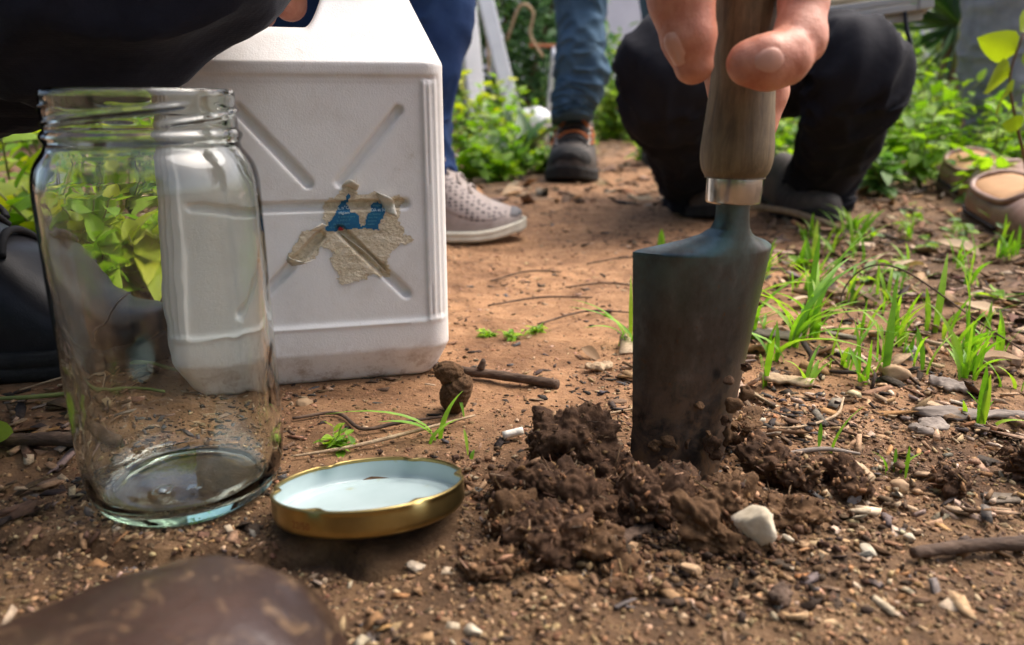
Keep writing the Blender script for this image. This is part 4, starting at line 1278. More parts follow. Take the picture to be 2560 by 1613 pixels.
CLODS = [  # x, y, z, radii, brown?, label
    (0.0300, 0.3270, 0.0120, (.022, .019, .018), 0, 'big dark crumbly soil clod at the left edge of the trowel blade'),
    (0.0085, 0.2900, 0.0070, (.017, .016, .014), 0, 'dark soil clod between the lid and the big clod'),
    (0.0235, 0.2780, 0.0070, (.018, .016, .015), 0, 'dark soil clod in the middle of the heap before the trowel'),
    (0.0150, 0.2540, 0.0060, (.017, .015, .014), 0, 'loose dark soil clod at the front of the heap'),
    (0.0020, 0.2680, 0.0030, (.012, .012, .009), 1, 'low brown soil clod next to the lid'),
    (0.0560, 0.2820, 0.0040, (.020, .016, .013), 0, 'dark soil clod right before the buried blade tip'),
    (0.0740, 0.2910, 0.0050, (.014, .012, .011), 0, 'small dark clod touching the right of the blade foot'),
    (0.0480, 0.3060, 0.0000, (.015, .012, .010), 0, 'dark soil packed against the blade'),
    (0.0900, 0.2860, 0.0030, (.017, .014, .011), 1, 'brown soil clod behind the white stone'),
    (0.1160, 0.3170, 0.0070, (.014, .011, .011), 0, 'dark clod to the right of the trowel blade'),
    (0.1300, 0.3110, 0.0050, (.013, .009, .008), 0, 'flat dark clod further right of the trowel'),
    (0.1480, 0.3060, 0.0050, (.014, .008, .008), 0, 'dark clod beside the small tan pebble'),
    (0.0310, 0.2510, 0.0050, (.013, .010, .008), 1, 'brown crumb heap nearest to the camera'),
    (0.1180, 0.3620, 0.0060, (.014, .010, .009), 1, 'reddish brown clod behind the blade on the right'),
    (0.2420, 0.3120, 0.0080, (.020, .010, .010), 0, 'dark soil clod near the right edge'),
    (0.1960, 0.3060, 0.0040, (.010, .007, .006), 0, 'small black soil clod before the grass blades'),
    (0.0410, 0.2350, 0.0010, (.011, .008, .005), 1, 'low brown clod in the front of the bare soil'),
    (-0.0050, 0.2420, 0.0000, (.012, .009, .005), 1, 'low brown clod before the lid'),
    (0.0900, 0.2600, 0.0000, (.014, .010, .007), 1, 'brown clod leaning behind the white stone'),
    (0.1150, 0.2820, 0.0020, (.015, .012, .007), 1, 'low brown clod right of the white stone'),
]
CLOD_PTS = []
for k, (x, y, z, r, br, lab) in enumerate(CLODS):
    o = add('soil_clod', clod_mesh('soil_clod', r, k + 1, M['soil_brown' if br else 'soil'], 6 if r[0] > .0165 else 5), loc=(x, y, max(z, gz(x, y) + r[2] * .45)))
    o.rotation_euler = (0, 0, k * 1.3)
    tag(o, lab, 'soil clod', 'soil clods')
    buf = np.empty(len(o.data.vertices) * 3, np.float32); o.data.vertices.foreach_get('co', buf); buf = buf.reshape(-1, 3)
    pick = np.random.default_rng(k).choice(len(buf), int(26000 * r[0] * .55), replace=False); pick = pick[buf[pick, 2] > -r[2] * .3]
    ca_, sa_ = math.cos(k * 1.3), math.sin(k * 1.3); bp = buf[pick]
    CLOD_PTS.append(np.column_stack([bp[:, 0] * ca_ - bp[:, 1] * sa_, bp[:, 0] * sa_ + bp[:, 1] * ca_, bp[:, 2]]) + np.array(o.location))

# soil stuck to the blade, children of the trowel
for k, (x, z, r) in enumerate(((.1065, .0500, .0026), (.1090, .0360, .0018), (.1035, .0300, .0024), (.0990, .0225, .0034), (.1000, .0150, .0038), (.0900, .0190, .0026), (.0810, .0130, .004), (.0700, .0230, .0022), (.0655, .0130, .0032), (.0930, .0100, .005), (.0750, .0090, .006), (.1105, .061, .0014), (.098, .044, .0012), (.086, .032, .0014))):
    dx = x - TX
    yb = -.0080 + max(0, dx - .002) * .75 + max(0, -dx - .002) * .05 - .002
    me = clod_mesh('soil_crumb', (r, r * .35, r * 1.2), 40 + k, M['soil_brown' if k % 3 else 'soil'], 3)
    add('soil_crumb', me, TR, (dx, yb, z))

def pebble_mesh(name, r, seed, mat, sub=3, rough=.22, facets=5):
    V, F = ICO[sub]
    rr = np.random.default_rng(seed)
    P = V.copy()
    for _ in range(facets + 5):                       # flatten a few sides
        n = rr.normal(size=3); n /= np.linalg.norm(n)
        d = P @ n; lim = rr.uniform(.5, .78)
        P = P - np.outer(np.maximum(d - lim, 0) * .9, n)
    P = P * (1 + rough * 1.1 * fbm(V * 1.3 + seed, 3, seed))[:, None]
    return make_mesh(name, P * np.array(r), [F], mat, True)

STONES = [
    (.0930, .2590, .0085, (.0112, .0082, .0102), 'pale_stone', 'rounded white stone in the soil before the trowel'),
    (.1715, .3035, .0035, (.0052, .0042, .0042), 'ochre_stone', 'small tan pebble behind the dark clods'),
    (.1160, .2975, .0035, (.0048, .0038, .0034), 'ochre_stone', 'small tan pebble at the foot of the dark clods'),
    (.2345, .4430, .006, (.0110, .0085, .0080), 'ochre_stone', 'reddish brown stone at the foot of a grass blade'),
    (.1220, .4040, .004, (.0050, .0042, .0040), 'pale_stone', 'white pebble right of the trowel blade'),
    (.1320, .3800, .003, (.0052, .0042, .0036), 'pale_stone', 'pale pebble on the reddish clod right of the trowel'),
    (.1080, .2625, .0025, (.0024, .0020, .0030), 'pale_stone', 'tiny whitish stone right of the white stone'),
    (.1480, .2950, .002, (.0056, .0030, .0024), 'grey_stone', 'blue-grey stone chip before the clods'),
    (-.0130, .2080, .003, (.0036, .0030, .0022), 'pale_stone', 'small white pebble at the bottom edge'),
    (.2700, .4900, .005, (.0110, .0060, .0050), 'grey_stone', 'flat grey stone among the right grass tufts'),
    (.1560, .2640, .002, (.0028, .0022, .0020), 'pale_stone', 'tiny white pebble left of the grey stick'),
    (.1370, .2570, .002, (.0040, .0024, .0026), 'pale_stone', 'pinkish square stone chip on the bare soil'),
    (-.1180, .4050, .002, (.0050, .0034, .0026), 'ochre_stone', 'tan pebble between the jar and the jerrican'),
    (.0650, .2420, .002, (.0042, .0034, .0028), 'ochre_stone', 'tan pebble on the bare soil before the bark piece'),
    (.1930, .2300, .002, (.0034, .0026, .0020), 'pale_stone', 'cream pebble under the grey stick'),
]
for k, (x, y, z, r, mt, lab) in enumerate(STONES):
    o = add('pebble', pebble_mesh('pebble', r, 100 + k, M[mt]), loc=(x, y, gz(x, y) + r[2] * (.6 if k else 1.15)))
    o.rotation_euler = (.2 * k, .1, k * 1.9)
    tag(o, lab, 'stone', 'stones on the soil')
bpy.data.objects['pebble'].rotation_euler = (R(8), R(20), R(10))

def bark_piece(name, L, W, T, seed, mat):
    n, m = 26, 12
    u = np.linspace(-1, 1, n); v = np.linspace(-1, 1, m)
    U, Vv = np.meshgrid(u, v, indexing='ij')
    q = np.stack([U * 2 + seed, Vv, U * 0], -1).reshape(-1, 3)
    k = (1 - np.abs(U) ** 4) ** .5 * (1 + .35 * vnoise(np.stack([U.ravel() * 3, U.ravel() * 0, U.ravel() * 0 + seed], -1), seed).reshape(U.shape))
    X, Yy = U * L, Vv * W * k
    Z = .25 * W * (1 - Vv ** 2) + .0016 * fbm(q * 3, 3, seed).reshape(U.shape)
    top = np.stack([X, Yy, Z + T / 2 * (1 - .6 * Vv ** 4)], -1).reshape(-1, 3)
    bot = np.stack([X, Yy, Z - T / 2], -1).reshape(-1, 3)
    F = grid_faces(n, m)
    i = np.arange(n - 1); j = np.arange(m - 1)
    side = []
    for a, b in (((i * m), ((i + 1) * m)), (((i + 1) * m + m - 1), (i * m + m - 1)), (((j + 1)), j), (((n - 1) * m + j), ((n - 1) * m + j + 1))):
        side.append(np.stack([a, b, b + n * m, a + n * m], 1))
    return make_mesh(name, np.vstack([top, bot]), [F, (F + n * m)[:, ::-1], np.vstack(side)], mat, True)
o = add('bark_piece', clod_mesh('bark_piece', (.0165, .0048, .0078), 77, M['soil_brown'], 5), loc=(.0740, .2590, .0078), rot=(R(-18), R(26), R(-34)))
tag(o, 'brown slab of bark tilted in the heap left of the white stone', 'bark')
for k, (x, y, L, W, rz, lab, mt) in enumerate((
        (.0460, .2660, .013, .004, 35, 'split wood sliver in the dark soil heap', 'bark'), (.2620, .4270, .012, .008, -35, 'grey bark flake left of the cut grass tuft', 'driftwood'),
        (.2520, .3870, .033, .0052, 2, 'long piece of weathered grey driftwood', 'driftwood'), (.1660, .4330, .016, .007, -12, 'broad tan wood chip behind the grass', 'dry_root'),
        (.2180, .3680, .014, .006, 40, 'grey-brown wood splinter under the driftwood', 'driftwood'), (.0560, .4660, .010, .004, 20, 'pale wood chip beside the stick by the trowel', 'dry_root'),
        (.1900, .5300, .020, .009, -8, 'pale bark strip under the grass tuft', 'driftwood'), (-.0100, .2400, .006, .0028, 20, 'small tan wood chip before the lid', 'dry_root'),
        (.0920, .2250, .006, .003, 60, 'small brown wood chip near the bottom edge', 'bark'), (.1560, .3170, .009, .009, 80, 'pinkish bark flake among short grass blades', 'dry_root'))):
    o = add('wood_chip', bark_piece('wood_chip', L, W, .0022, 20 + k, M[mt]), loc=(x, y, gz(x, y) + .0025), rot=(R(4 * (k % 3) - 4), R(3), R(rz)))
    tag(o, lab, 'wood chip', 'larger wood chips')

def twig(name, pts, rad, lab, mat, cat='twig', n=40, rough=.18, group='twigs'):
    P = np.array([(x, y, gz(x, y) + dz) for x, y, dz in pts])
    V, F = tube(P, rad, 10, n, lambda th, s, p: rough * np.mean(rad) * fbm(p.reshape(-1, 3) * 260, 3, 3).reshape(th.shape))
    return tag(mobj(name, V, F, M[mat]), lab, cat, group)
t = twig('stick', [(-.050, .462, .004), (-.032, .4535, .0045), (-.012, .448, .0045), (.010, .4405, .004), (.0275, .4305, .003)], [.0022, .003, .0031, .0030, .0032], 'dark brown stick lying beside the foot of the jerrican', 'bark')
V, F = tube([(-.0195, .4500, .006), (-.018, .4500, .0105), (-.0182, .4503, .0125)], [.0026, .0018, .0008], 8, 10)
o = mobj('knot', V, F, M['bark'], t)
twig('stick', [(.150, .2500, .0040), (.168, .2535, .0042), (.184, .2545, .0046), (.196, .2560, .005)], [.0022, .0026, .0024, .0030], 'dark grey stick lying near the bottom right corner', 'bark')
twig('stick', [(-.262, .3440, .004), (-.238, .3430, .0045), (-.222, .3420, .005), (-.195, .3400, .004)], [.003, .0034, .0036, .0032], 'dark stick lying left of the jar', 'bark')
twig('root', [(.325, 1.135, .01), (.352, 1.118, .016), (.39, 1.075, .016), (.418, 1.010, .008), (.43, .97, .002)], [.004, .005, .005, .0045, .003], 'pale bent root behind the trowel neck', 'dry_root')
twig('twig', [(-.118, .3790, .002), (-.096, .3870, .002), (-.078, .3650, .003), (-.06, .3720, .004), (-.038, .3820, .003)], [.0008, .001, .001, .001, .0006], 'thin brown twig between jar and lid', 'bark', rough=.1)
twig('twig', [(-.105, .3340, .002), (-.08, .3420, .003), (-.055, .3560, .004), (-.020, .3820, .003)], [.0006, .0010, .001, .0006], 'thin dry stalk behind the jar lid', 'dry_root', rough=.1)
twig('twig', [(.030, .393, .001), (.05, .388, .0015), (.075, .399, .001)], [.0006, .0007, .0005], 'fine straw lying behind the soil heap', 'dry_root', rough=.1)
twig('twig', [(.128, .3720, .001), (.15, .3690, .0015), (.175, .3820, .003), (.188, .4030, .005)], [.0006, .0007, .0008, .0006], 'pale curved straw beside the driftwood', 'dry_root', rough=.1)
twig('twig', [(.118, .3390, .001), (.15, .3420, .002), (.17, .3400, .002)], [.0009, .0012, .0008], 'thin grey twig right of the blade', 'driftwood', rough=.1)
twig('twig', [(-.33, .455, .006), (-.29, .452, .008), (-.26, .455, .004), (-.235, .46, .006), (-.20, .458, .003)], [.001, .0014, .0016, .0014, .001], 'green stem lying under the black shoe', 'stem', rough=.1)
twig('twig', [(-.30, .405, .003), (-.27, .400, .005), (-.235, .409, .004), (-.2, .413, .004)], [.001, .0014, .0012, .001], 'yellowish green stalk lying left of the jar', 'stem', rough=.1)
twig('twig', [(-.29, .42, .003), (-.262, .432, .006), (-.255, .41, .004), (-.258, .40, .001)], [.0005, .0007, .0007, .0005], 'thin pale root loop left of the jar', 'dry_root', rough=.1)
twig('twig', [(.262, .53, .002), (.25, .56, .02), (.262, .56, .045), (.28, .535, .05), (.32, .50, .02), (.35, .47, .002)], [.0005, .0006, .0006, .0006, .0006, .0005], 'thin wiry brown stem arching through the grass', 'bark', rough=.1)
for k, (x0, y0, x1, y1) in enumerate(((-.02, .62, .07, .64), (.02, .57, .10, .60), (.05, .69, .13, .67), (-.02, .72, .05, .75), (.08, .80, .17, .82), (.17, .90, .25, .93))):
    twig('twig', [(x0, y0, .002), ((x0 + x1) / 2, (y0 + y1) / 2 + .012, .004), (x1, y1, .002)], [.0007, .0009, .0006], ('lowest thin dry rootlet on the path beside the jerrican', 'thin dry rootlet on the path nearest to the trowel blade', 'thin rootlet across the path half way to the running shoe', 'thin rootlet lying close to the running shoe toe', 'thin rootlet on the path left of the broad leaf blade', 'farthest thin rootlet near the squatting left foot')[k], 'bark', rough=.1)
# the ringed brown pellet and its curl at the jerrican's corner
V, F = ICO[5]
q = V * np.array([.0080, .0090, .0132])
q[:, 0] += .004 * (q[:, 2] / .015) ** 2 - .002
rg = np.sin(q[:, 2] * 2300 + 2 * fbm(V * 3, 2, 4)) * .00040 + .0006 * fbm(V * 7, 3, 2)
q = q + V * rg[:, None]
pel = mobj('dried_clump', q, [F], M['soil_brown'])
pel.location = (-.0300, .3960, .0100); pel.rotation_euler = (R(28), R(14), R(20))
tag(pel, 'ringed brown dried clump by the corner of the jerrican', 'clump')
V, F = ICO[5]
q = V * np.array([.0085, .006, .0065]) * (1 + .22 * fbm(V * 3, 3, 8))[:, None]
lobe = mobj('lobe', q, [F], M['soil_brown'], pel); lobe.location = (-.0075, .006, .0095)
# white paper tube
V, F = tube([(-.0045, .3530, .0045), (.0055, .3555, .0060)], [.0021, .0021], 20, 6)
o = mobj('paper_tube', V, F, M['paper_white']); tag(o, 'small white paper tube lying behind the soil heap', 'paper tube')

# ------------------------------------------------------------------ uncountable crumbs and chips
PAL = {'crumb': [(.10, .055, .028), (.20, .115, .06), (.30, .18, .095), (.42, .27, .155), (.05, .03, .018), (.16, .13, .115), (.36, .19, .08), (.52, .41, .29)],
       'soil': [(.12, .067, .033), (.17, .098, .048), (.22, .13, .064), (.28, .168, .085), (.34, .205, .105), (.08, .045, .024), (.20, .12, .062), (.26, .15, .07), (.15, .092, .055), (.38, .24, .125), (.055, .033, .02), (.44, .31, .18)],
       'clay': [(.30, .16, .085), (.36, .20, .11), (.42, .25, .14), (.26, .14, .075), (.48, .31, .19), (.20, .105, .055), (.12, .065, .035)],
       'fleck': [(.03, .022, .018), (.06, .04, .028), (.12, .075, .045), (.26, .155, .085), (.42, .29, .18), (.10, .09, .085)],
       'mulch': [(.22, .125, .065), (.32, .20, .115), (.44, .30, .19), (.54, .40, .28), (.40, .27, .16), (.48, .35, .24), (.12, .07, .04), (.045, .03, .022), (.24, .19, .15), (.33, .17, .07), (.22, .125, .07), (.13, .075, .042)]}
def scatter(name, X, Y, L, W, T, pal, seed, tilt=.35, dz=.0, box=False, label=None, cat=None, gfun=None, sink=.5):
    """thousands of small pieces as one mesh, each with its own size, turn and colour"""
    r = np.random.default_rng(seed)
    n = len(X)
    if box:
        base = np.array([(-1, -1, -1), (1, -1, -1), (1, 1, -1), (-1, 1, -1), (-1, -1, 1), (1, -1, 1), (1, 1, 1), (-1, 1, 1)], float)
        fc = np.array([(0, 3, 2, 1), (4, 5, 6, 7), (0, 1, 5, 4), (1, 2, 6, 5), (2, 3, 7, 6), (3, 0, 4, 7)])
        jit = .35
    else:
        base, fc = ICO[1]; base = base.copy(); jit = .28
    k = len(base)
    B = base[None] + r.normal(0, jit, (n, k, 3)) * (1, 1, .5)
    B = B * np.stack([L, W, T], 1)[:, None, :]
    if box: B[:, :, 2] += (r.uniform(-1, 1, n) * .35)[:, None] * L[:, None] * (base[None, :, 0] ** 2 * np.abs(B[:, :, 0]) / L[:, None]) * .5
    a = r.uniform(0, 2 * math.pi, n); b = r.normal(0, tilt, n); c = r.normal(0, tilt, n)
    ca, sa, cb, sb, cc, s2 = np.cos(a), np.sin(a), np.cos(b), np.sin(b), np.cos(c), np.sin(c)
    x, y, z = B[..., 0], B[..., 1], B[..., 2]
    y, z = y * cc[:, None] - z * s2[:, None], y * s2[:, None] + z * cc[:, None]
    x, z = x * cb[:, None] + z * sb[:, None], -x * sb[:, None] + z * cb[:, None]
    x, y = x * ca[:, None] - y * sa[:, None], x * sa[:, None] + y * ca[:, None]
    Z = (gfun or GZ)(X, Y) + T * sink + dz * r.uniform(0, 1, n)
    V = np.stack([x + X[:, None], y + Y[:, None], z + Z[:, None]], -1).reshape(-1, 3)
    F = (fc[None] + (np.arange(n) * k)[:, None, None]).reshape(-1, fc.shape[1])
    P = np.array(PAL[pal])
    col = P[r.integers(0, len(P), n)] * r.uniform(.65, 1.25, (n, 1)) * (1 + r.normal(0, .05, (n, 3)))
    o = mobj(name, V, [F], M['litter'], smooth=True, cols=np.repeat(np.clip(col, .004, .9), k, 0))
    return tag(o, label, cat, kind='stuff')

def clumped(x, y, seed, lo=-.25, hi=.35, scale=16):
    """true where litter gathers"""
    q = np.stack([x * scale, y * scale, x * 0], -1)
    p = sstep(lo, hi, fbm(q, 3, seed))
    return np.random.default_rng(seed).uniform(0, 1, len(x)) < .06 + .94 * p
def clear_of(x, y, spots):
    ok = np.ones(len(x), bool)
    for cx, cy, r in spots: ok &= np.hypot(x - cx, y - cy) > r
    return ok
BASES = [(-.1432, .3055, .034), (-.0585, .2790, .038), (-.1296, .49, .055), (-.165, .475, .05), (-.095, .50, .05)]
def fan(n, y0, y1, seed, wide=.74, pw=1.4, cx=0):
    r = np.random.default_rng(seed)
    y = y0 + (y1 - y0) * r.uniform(0, 1, n) ** pw
    x = r.uniform(-1, 1, n) * (y * wide + .05) + cx
    return x, y, r
# fine crumbs of the bare soil in the foreground
x, y, r = fan(40000, .14, .52, 1, .74, 1.15)
keep = clear_of(x, y, BASES) & ((y < .40) | (r.uniform(0, 1, len(x)) < .4))
keep &= ~((x < .05) & (y > .30)) | (r.uniform(0, 1, len(x)) < .25)
x, y = x[keep], y[keep]; s = .0004 + .0010 * r.uniform(0, 1, len(x)) ** 3.0
scatter('soil_crumbs', x, y, s * r.uniform(.9, 1.9, len(x)), s, s * r.uniform(.4, .9, len(x)), 'soil', 11, .4, sink=.12, label='fine brown soil crumbs covering the foreground', cat='soil')
x, y, r = fan(5500, .14, .45, 21)
keep = clear_of(x, y, BASES) & clumped(x, y, 53) & ~((x < .05) & (y > .30)); x, y = x[keep], y[keep]; L = .0008 + .0034 * r.uniform(0, 1, len(x)) ** 2.2
scatter('soil_flakes', x, y, L, L * r.uniform(.25, .6, len(x)), .0003 + .0006 * r.uniform(0, 1, len(x)), 'crumb', 17, .4, .0006, box=True, sink=.1, label='small flakes of wood and leaf in the foreground soil', cat='leaf litter')
x, y, r = fan(15000, .30, 1.3, 41, .5, 1.5)
keep = clear_of(x, y, BASES); x, y = x[keep], y[keep]; s = (.0003 + .0010 * r.uniform(0, 1, len(x)) ** 3) * np.clip(y / .45, 1, 2)
scatter('path_grit', x, y, s * r.uniform(1, 2.2, len(x)), s, s * .6, 'clay', 19, .3, sink=-.15, label='fine reddish grit pressed into the clay path', cat='soil')
# crumbs fallen round the heap
g = np.random.default_rng(3)
x = .045 + .042 * g.normal(size=3600); y = .282 + .026 * g.normal(size=3600)
keep = clear_of(x, y, [(-.0585, .2775, .044)]); x, y = x[keep], y[keep]
s = .0004 + .0017 * g.uniform(0, 1, len(x)) ** 3.2
o = scatter('loose_soil', x, y, s * 1.3, s, s * .8, 'soil', 12, .5, .002, sink=.1, label='loose dark soil crumbs spilled round the trowel', cat='soil')
me = o.data
ca = me.color_attributes['Col']; buf = np.empty(len(me.vertices) * 4, np.float32); ca.data.foreach_get('color', buf); buf = buf.reshape(-1, 4); buf[:, :3] *= (.55, .48, .44); ca.data.foreach_set('color', buf.ravel())
# crumbs clinging to the clods
Q = np.vstack(CLOD_PTS); g = np.random.default_rng(31)
s = .0003 + .0014 * g.uniform(0, 1, len(Q)) ** 3
QZ = Q[:, 2]
o = scatter('clod_crumbs', Q[:, 0], Q[:, 1], s * g.uniform(.8, 2.2, len(Q)), s * .8, s * .7, 'soil', 18, .9, gfun=lambda a, b: QZ, label='tiny crumbs and fibres clinging to the dark clods', cat='soil')
def tint(o, f):
    ca = o.data.color_attributes['Col']; buf = np.empty(len(o.data.vertices) * 4, np.float32)
    ca.data.foreach_get('color', buf); buf = buf.reshape(-1, 4); buf[:, :3] *= f; ca.data.foreach_set('color', buf.ravel())
tint(o, (.85, .75, .68))
pick = g.choice(len(Q), 900, replace=False); Q2 = Q[pick]; QZ2 = Q2[:, 2]
L = .0012 + .0040 * g.uniform(0, 1, len(Q2)) ** 2
o = scatter('root_fibres', Q2[:, 0], Q2[:, 1], L, np.full(len(L), .00022), np.full(len(L), .00018), 'mulch', 20, .7, box=True, gfun=lambda a, b: QZ2, label='fine root fibres and slivers sticking out of the clods', cat='fibres')
tint(o, (.7, .62, .55))
# dark flecks trodden into the clay path
x, y, r = fan(17000, .30, 2.4, 2, .5, 1.9, .0)
keep = clear_of(x, y, BASES) & clumped(x, y, 51, -.1, .4, 13); x, y = x[keep], y[keep]; L = (.0006 + .0036 * r.uniform(0, 1, len(x)) ** 2.2) * (1 + .5 * (y > .8))
scatter('path_flecks', x, y, L, L * r.uniform(.2, .5, len(x)), np.full(len(x), .0005), 'fleck', 13, .12, box=True, label='dark flecks of leaf and bark on the clay path', cat='leaf litter')
# mulch of chips and dead leaves on the right
g = np.random.default_rng(5)
def mulch_zone(n, seed, x0, x1, y0, y1, edge):
    g = np.random.default_rng(seed)
    x = g.uniform(x0, x1, n); y = y0 + (y1 - y0) * g.uniform(0, 1, n) ** 1.5
    keep = x > edge(y) + .05 * g.normal(size=n)
    return x[keep], y[keep], g
x, y, g = mulch_zone(21000, 5, .06, 1.5, .28, 1.9, lambda y: np.interp(y, [.28, .36, .5, .8, 1.2, 2.0], [.13, .11, .13, .26, .46, .95]))
keep = clumped(x, y, 55, -.5, .1, 9); x, y = x[keep], y[keep]
L = .0012 + .0095 * g.uniform(0, 1, len(x)) ** 2.8 * np.clip(y / .45, .6, 1.5)
scatter('wood_mulch', x, y, L, L * g.uniform(.14, .45, len(x)), .0005 + .0006 * g.uniform(0, 1, len(x)), 'mulch', 14, .28, .003, box=True, label='brown mulch of wood chips and dead leaves on the right', cat='mulch')
x, y, g = mulch_zone(5500, 6, .16, 1.0, .26, 1.2, lambda y: -np.interp(y, [.26, .5, .8, 1.2], [.19, .21, .30, .30]))
x = -x
keep = (x < -np.interp(y, [.26, .5, .8, 1.2], [.20, .22, .32, .34])) & clear_of(x, y, BASES); x, y = x[keep], y[keep]
L = .0016 + .0065 * g.uniform(0, 1, len(x)) ** 2
scatter('leaf_litter', x, y, L, L * g.uniform(.25, .6, len(x)), np.full(len(x), .0006), 'mulch', 15, .25, .003, box=True, label='brown leaf litter on the ground left of the jar', cat='leaf litter')
# farther ground litter
g = np.random.default_rng(8)
x = g.uniform(-2.2, 3.2, 6000); y = 1.3 + 4 * g.uniform(0, 1, 6000) ** 1.4
L = .006 + .016 * g.uniform(0, 1, 6000) ** 2
scatter('garden_litter', x, y, L, L * g.uniform(.3, .6, 6000), np.full(6000, .0012), 'mulch', 16, .25, .003, box=True, label='dead leaves strewn over the garden behind the people', cat='leaf litter')

# ================================================================== PLANTS
def leaf_mesh(name, L, W, mat, shape='oval', bend=.25, fold=.18, n=7, seed=0):
    """blade from the origin along +X, slightly folded along the midrib and bent down"""
    t = np.linspace(0, 1, n)
    if shape == 'oval': w = np.sin(np.pi * np.clip(t, 0, 1) ** .8) ** .85
    elif shape == 'heart': w = np.where(t < .25, np.sqrt(np.clip(t / .25, 0, 1)) * .95, np.cos((t - .25) / .75 * np.pi / 2) ** .8)
    elif shape == 'strap': w = np.clip(1 - t ** 3.2, .02, 1) * (.55 + .45 * np.clip(t / .25, 0, 1))
    elif shape == 'lobed': w = np.sin(np.pi * np.clip(t, 0, 1) ** .75) ** .8 * (.72 + .38 * np.cos(t * math.pi * 6.2 + .4))
    w = np.clip(w, .02, None) * W / 2
    r = np.random.default_rng(seed)
    side = np.cumsum(r.normal(0, .02, n)) * L * .5
    V = []
    for i, tt in enumerate(t):
        z = -bend * L * tt ** 2
        x = L * tt * (1 - .18 * bend * tt)
        for k in (-1, -.5, 0, .5, 1):
            V.append((x - (abs(k) ** 1.5) * w[i] * (.25 if shape == 'heart' else .0), side[i] + k * w[i], z + abs(k) * fold * w[i] * 1.6 + .02 * L * math.sin(tt * 9 + k * 2 + seed) * abs(k)))
    return make_mesh(name, V, [grid_faces(n, 5)], mat, True)

LEAF = {}
def leaves_of(key, L, W, mat, shape, n=4, **kw):
    LEAF[key] = [leaf_mesh('leaf', L, W, M[mat], shape, bend=b, fold=f, seed=i, **kw) for i, (b, f) in enumerate([(.15, .2), (.35, .12), (.5, .25), (.05, .3)][:n])]
leaves_of('nettle', 1, .52, 'leaf_green', 'oval')
leaves_of('blue', 1, .42, 'leaf_blue', 'oval')
leaves_of('heart', 1, .82, 'leaf_yellow', 'heart')
leaves_of('heart_green', 1, .80, 'leaf_green', 'heart')
leaves_of('broad', 1, .26, 'leaf_dark', 'oval', n=3)
leaves_of('lance', 1, .22, 'leaf_green', 'oval')
leaves_of('lobed', 1, .55, 'leaf_green', 'lobed')
leaves_of('palm', 1, .055, 'leaf_dark', 'strap', n=3)
leaves_of('dead', 1, .5, 'dead_leaf', 'oval')

def child_leaf(par, key, loc, az, el, roll, size, rnd, wide=1):
    o = bpy.data.objects.new('leaf', rnd.choice(LEAF[key]))
    COL.objects.link(o)
    o.parent = par
    o.location = loc
    o.rotation_euler = (Matrix.Rotation(az, 3, 'Z') @ Matrix.Rotation(-el, 3, 'Y') @ Matrix.Rotation(roll, 3, 'X')).to_euler()
    o.scale = (size, size * wide, size)
    return o

def plant(name, lab, group, x, y, h, stems, per, keys, L, spread=.5, seed=0, stem_mat='stem', cat='plant', el=(-.2, .7), upright=1.0, wide=1, sr=.004):
    rnd = random.Random(seed * 7 + 1)
    z0 = gz(x, y)
    root = thing(name, lab, cat, (x, y, z0 - .002), 0, group)
    for s in range(stems):
        a = rnd.uniform(0, 6.28); rr = rnd.uniform(.25, 1) * spread * h
        hh = h * rnd.uniform(.65, 1.05) * upright
        pts = spline([(0, 0, 0), (math.cos(a) * rr * .3, math.sin(a) * rr * .3, hh * .5), (math.cos(a) * rr, math.sin(a) * rr, hh)], 9)
        V, F = tube(pts, np.linspace(sr * .6, sr * .2, 9), 6)
        mobj('stem', V, F, M[stem_mat], root)
        az = rnd.uniform(0, 6.28)
        for k in range(per):
            t = .18 + .82 * (k + rnd.uniform(0, .6)) / per
            p = pts[min(8, int(t * 8))] * (1 - (t * 8 % 1)) + pts[min(8, int(t * 8) + 1)] * (t * 8 % 1)
            az += 2.4 + rnd.uniform(-.5, .5)
            child_leaf(root, rnd.choice(keys), p, az, rnd.uniform(*el) + .5 * (t > .9), rnd.uniform(-.5, .5), rnd.uniform(*L) * (1.15 - .45 * t), rnd, wide)
    return root

# --- left of the path, behind the running shoe
for k, (x, y, h, keys, lab) in enumerate((
        (-.105, 1.95, .16, ['nettle'], 'leafy green weed right behind the running shoe'), (-.055, 1.82, .10, ['blue', 'nettle'], 'low blue-green weed on the path edge'),
        (-.02, 2.05, .14, ['nettle', 'blue'], 'green weed in the middle of the left bed'), (-.14, 2.2, .26, ['heart', 'nettle'], 'tall yellow-green vine at the back of the left bed'),
        (-.07, 2.45, .24, ['heart', 'heart_green'], 'yellow-green leafy plant under the white posts'), (.0, 2.6, .20, ['blue'], 'grey-green bushy weed below the leaning post'),
        (.06, 2.25, .11, ['blue', 'lance'], 'narrow-leaved weed left of the hiking boot'), (.075, 1.92, .065, ['nettle'], 'small green weed beside the hiking boot'),
        (-.02, 1.72, .05, ['nettle'], 'tiny weed in front of the left bed'), (-.24, 2.1, .22, ['nettle', 'heart'], 'leafy weed behind the jeans leg'), (-.36, 2.3, .26, ['nettle'], 'green weed farther behind the jerrican'), (-.04, 2.25, .22, ['nettle', 'heart_green'], 'bushy green weed between the white boards and the path'), (.02, 1.88, .085, ['nettle', 'blue'], 'low green weed at the front of the left bed'), (-.09, 1.68, .09, ['nettle', 'heart_green'], 'green weed close behind the running shoe toe'), (.05, 2.45, .17, ['heart', 'lance'], 'yellowish weed left of the metal pole'), (-.12, 2.6, .30, ['heart', 'nettle'], 'tall weed climbing the white boards'), (.02, 2.8, .26, ['nettle', 'blue'], 'tall weed right of the leaning white board'))):
    plant('weed', lab, 'weeds left of the path', x, y, h, 5, 9, keys, (.035, .06), .45, 10 + k)
